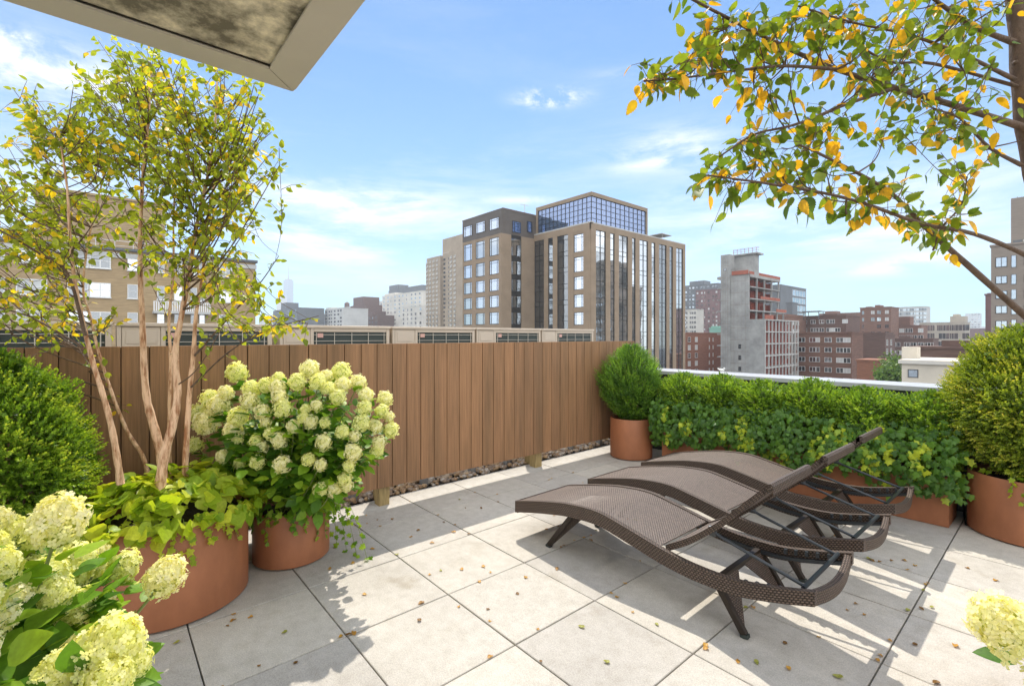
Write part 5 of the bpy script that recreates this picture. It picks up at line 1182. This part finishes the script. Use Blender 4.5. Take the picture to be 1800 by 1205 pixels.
# ================= sun and sky =================
A_,B2=.60,-.46   # shadow travel per metre of height
sv=Vector((-A_,-B2,1)).normalized(); elev=math.asin(sv.z); az=math.atan2(sv.x,sv.y)
sl=bpy.data.lights.new('sun','SUN'); sl.energy=SUN; sl.angle=R(.53); sl.color=(1,.93,.82); so=bpy.data.objects.new('sun',sl); C.objects.link(so)
so.rotation_euler=(-sv).to_track_quat('-Z','Y').to_euler()
w=bpy.data.worlds.new('World'); bpy.context.scene.world=w; w.use_nodes=True; nt=w.node_tree; N=nt.nodes; L=nt.links; bg=N['Background']; bg.inputs['Strength'].default_value=SKY
sk=N.new('ShaderNodeTexSky'); sk.sky_type='NISHITA'; sk.sun_disc=False; sk.sun_elevation=elev; sk.sun_rotation=az; sk.altitude=50; sk.air_density=1.0; sk.dust_density=DUST; sk.ozone_density=OZ
tc=N.new('ShaderNodeTexCoord')
def cloud(scale,st,p0,p1,amt,off=(0,0,0),det=9,ro=.62):
    mp=N.new('ShaderNodeMapping'); mp.inputs['Scale'].default_value=st; mp.inputs['Location'].default_value=off; L.new(tc.outputs['Generated'],mp.inputs[0])
    n=N.new('ShaderNodeTexNoise'); n.inputs['Scale'].default_value=scale; n.inputs['Detail'].default_value=det; n.inputs['Roughness'].default_value=ro; n.inputs['Distortion'].default_value=.3; L.new(mp.outputs[0],n.inputs['Vector'])
    mr=N.new('ShaderNodeMapRange'); mr.interpolation_type='SMOOTHSTEP'; mr.inputs['From Min'].default_value=p0; mr.inputs['From Max'].default_value=p1; mr.inputs['To Max'].default_value=amt; L.new(n.outputs['Fac'],mr.inputs[0]); return mr.outputs[0]
def mth(op,a,b_=None):
    n=N.new('ShaderNodeMath'); n.operation=op
    for i,q in enumerate((a,b_)):
        if q is None: continue
        if isinstance(q,(int,float)): n.inputs[i].default_value=q
        else: L.new(q,n.inputs[i])
    return n.outputs[0]
def patch(px,py,rx,ry):
    """soft patch of sky round one compass direction, rx / ry radians wide"""
    d=Vector(ray(px,py)).normalized(); side=Vector((d.y,-d.x,0)).normalized(); upv=side.cross(d)
    def dot(v,s_):
        n=N.new('ShaderNodeVectorMath'); n.operation='DOT_PRODUCT'; n.inputs[1].default_value=v; L.new(tc.outputs['Generated'],n.inputs[0]); return mth('DIVIDE',n.outputs['Value'],s_)
    a=dot(side,rx); c=dot(upv,ry); f=dot(d,1)
    q=mth('ADD',mth('MULTIPLY',a,a),mth('MULTIPLY',c,c)); e=mth('POWER',2.718,mth('MULTIPLY',q,-1.0)); return mth('MULTIPLY',e,mth('GREATER_THAN',f,0))
wisp=cloud(2.1,(1,1,5.5),.40,.74,1.0); fine_=cloud(5.5,(1,1,4.2),.38,.66,1.0,(3,1,0)); puff=cloud(9,(1,1,2.2),.36,.58,1.0,(1,5,2))
tot=None
for (px,py,rx,ry,src,amt) in ((560,375,.30,.055,wisp,1.2),(600,350,.22,.03,fine_,1.0),(640,430,.30,.06,wisp,.8),(540,340,.16,.018,puff,.5),(1180,265,.10,.035,fine_,1.0),(1170,285,.09,.010,puff,.9),(1340,390,.30,.07,wisp,.9),(1400,420,.25,.03,fine_,.5),(1230,350,.10,.03,fine_,.5),(968,170,.05,.014,puff,1.9),(955,178,.03,.008,puff,1.2),(60,115,.13,.035,puff,1.1),(130,130,.10,.02,fine_,.8),(20,60,.03,.006,puff,.8),(1620,455,.06,.012,puff,.8),(1545,475,.05,.010,puff,.8),(910,352,.07,.008,puff,.6),(1090,130,.06,.012,fine_,.25),(850,300,.5,.05,wisp,.3),(1800,300,.3,.1,wisp,.5),(-300,300,.5,.15,wisp,.8)):
    q=mth('MULTIPLY',mth('MULTIPLY',patch(px,py,rx,ry),src),amt); tot=q if tot is None else mth('ADD',tot,q)
hz=N.new('ShaderNodeSeparateXYZ'); L.new(tc.outputs['Generated'],hz.inputs[0])
# unseen bright cloud added behind and above the camera to lift the shade
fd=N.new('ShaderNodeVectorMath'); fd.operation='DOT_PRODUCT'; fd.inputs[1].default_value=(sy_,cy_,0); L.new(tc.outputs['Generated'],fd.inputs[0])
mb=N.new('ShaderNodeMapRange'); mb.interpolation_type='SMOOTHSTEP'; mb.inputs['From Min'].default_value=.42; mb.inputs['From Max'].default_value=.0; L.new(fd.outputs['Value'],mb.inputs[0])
fill_bank=cloud(1.6,(1,1,2),.30,.62,1.0,(7,2,1)); back=mth('MULTIPLY',mb.outputs[0],mth('ADD',mth('MULTIPLY',fill_bank,.6),.3))
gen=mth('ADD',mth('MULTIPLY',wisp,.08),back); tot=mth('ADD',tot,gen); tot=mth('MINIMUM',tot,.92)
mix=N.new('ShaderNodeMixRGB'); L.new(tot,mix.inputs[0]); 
cm=N.new('ShaderNodeMixRGB'); L.new(mb.outputs[0],cm.inputs[0]); cm.inputs[1].default_value=(*CLOUD,1); cm.inputs[2].default_value=(*FILL_CLOUD,1); L.new(cm.outputs[0],mix.inputs[2])
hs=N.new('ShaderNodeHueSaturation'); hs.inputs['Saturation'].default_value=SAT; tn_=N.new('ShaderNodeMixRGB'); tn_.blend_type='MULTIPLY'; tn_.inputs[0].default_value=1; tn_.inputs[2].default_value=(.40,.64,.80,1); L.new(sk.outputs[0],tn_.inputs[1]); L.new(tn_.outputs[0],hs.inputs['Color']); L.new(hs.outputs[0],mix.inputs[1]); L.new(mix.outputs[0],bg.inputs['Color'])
# ================= camera =================
cam=bpy.data.cameras.new('camera'); cam.sensor_width=36; cam.lens=36*F/1800; cam.clip_start=.05; cam.clip_end=9000
cam.shift_y=-(602.5-CY)/1800
co=bpy.data.objects.new('camera',cam); C.objects.link(co); co.location=(0,0,H); co.rotation_euler=(R(90),0,-YAW); sc=bpy.context.scene; sc.camera=co
sc.view_settings.view_transform='Standard'; sc.view_settings.look='None'; sc.view_settings.gamma=1; sc.view_settings.exposure=EXPO
sc.render.engine='CYCLES'; sc.cycles.max_bounces=8; sc.cycles.transparent_max_bounces=16; sc.cycles.volume_bounces=1; sc.cycles.diffuse_bounces=4; sc.cycles.use_denoising=True
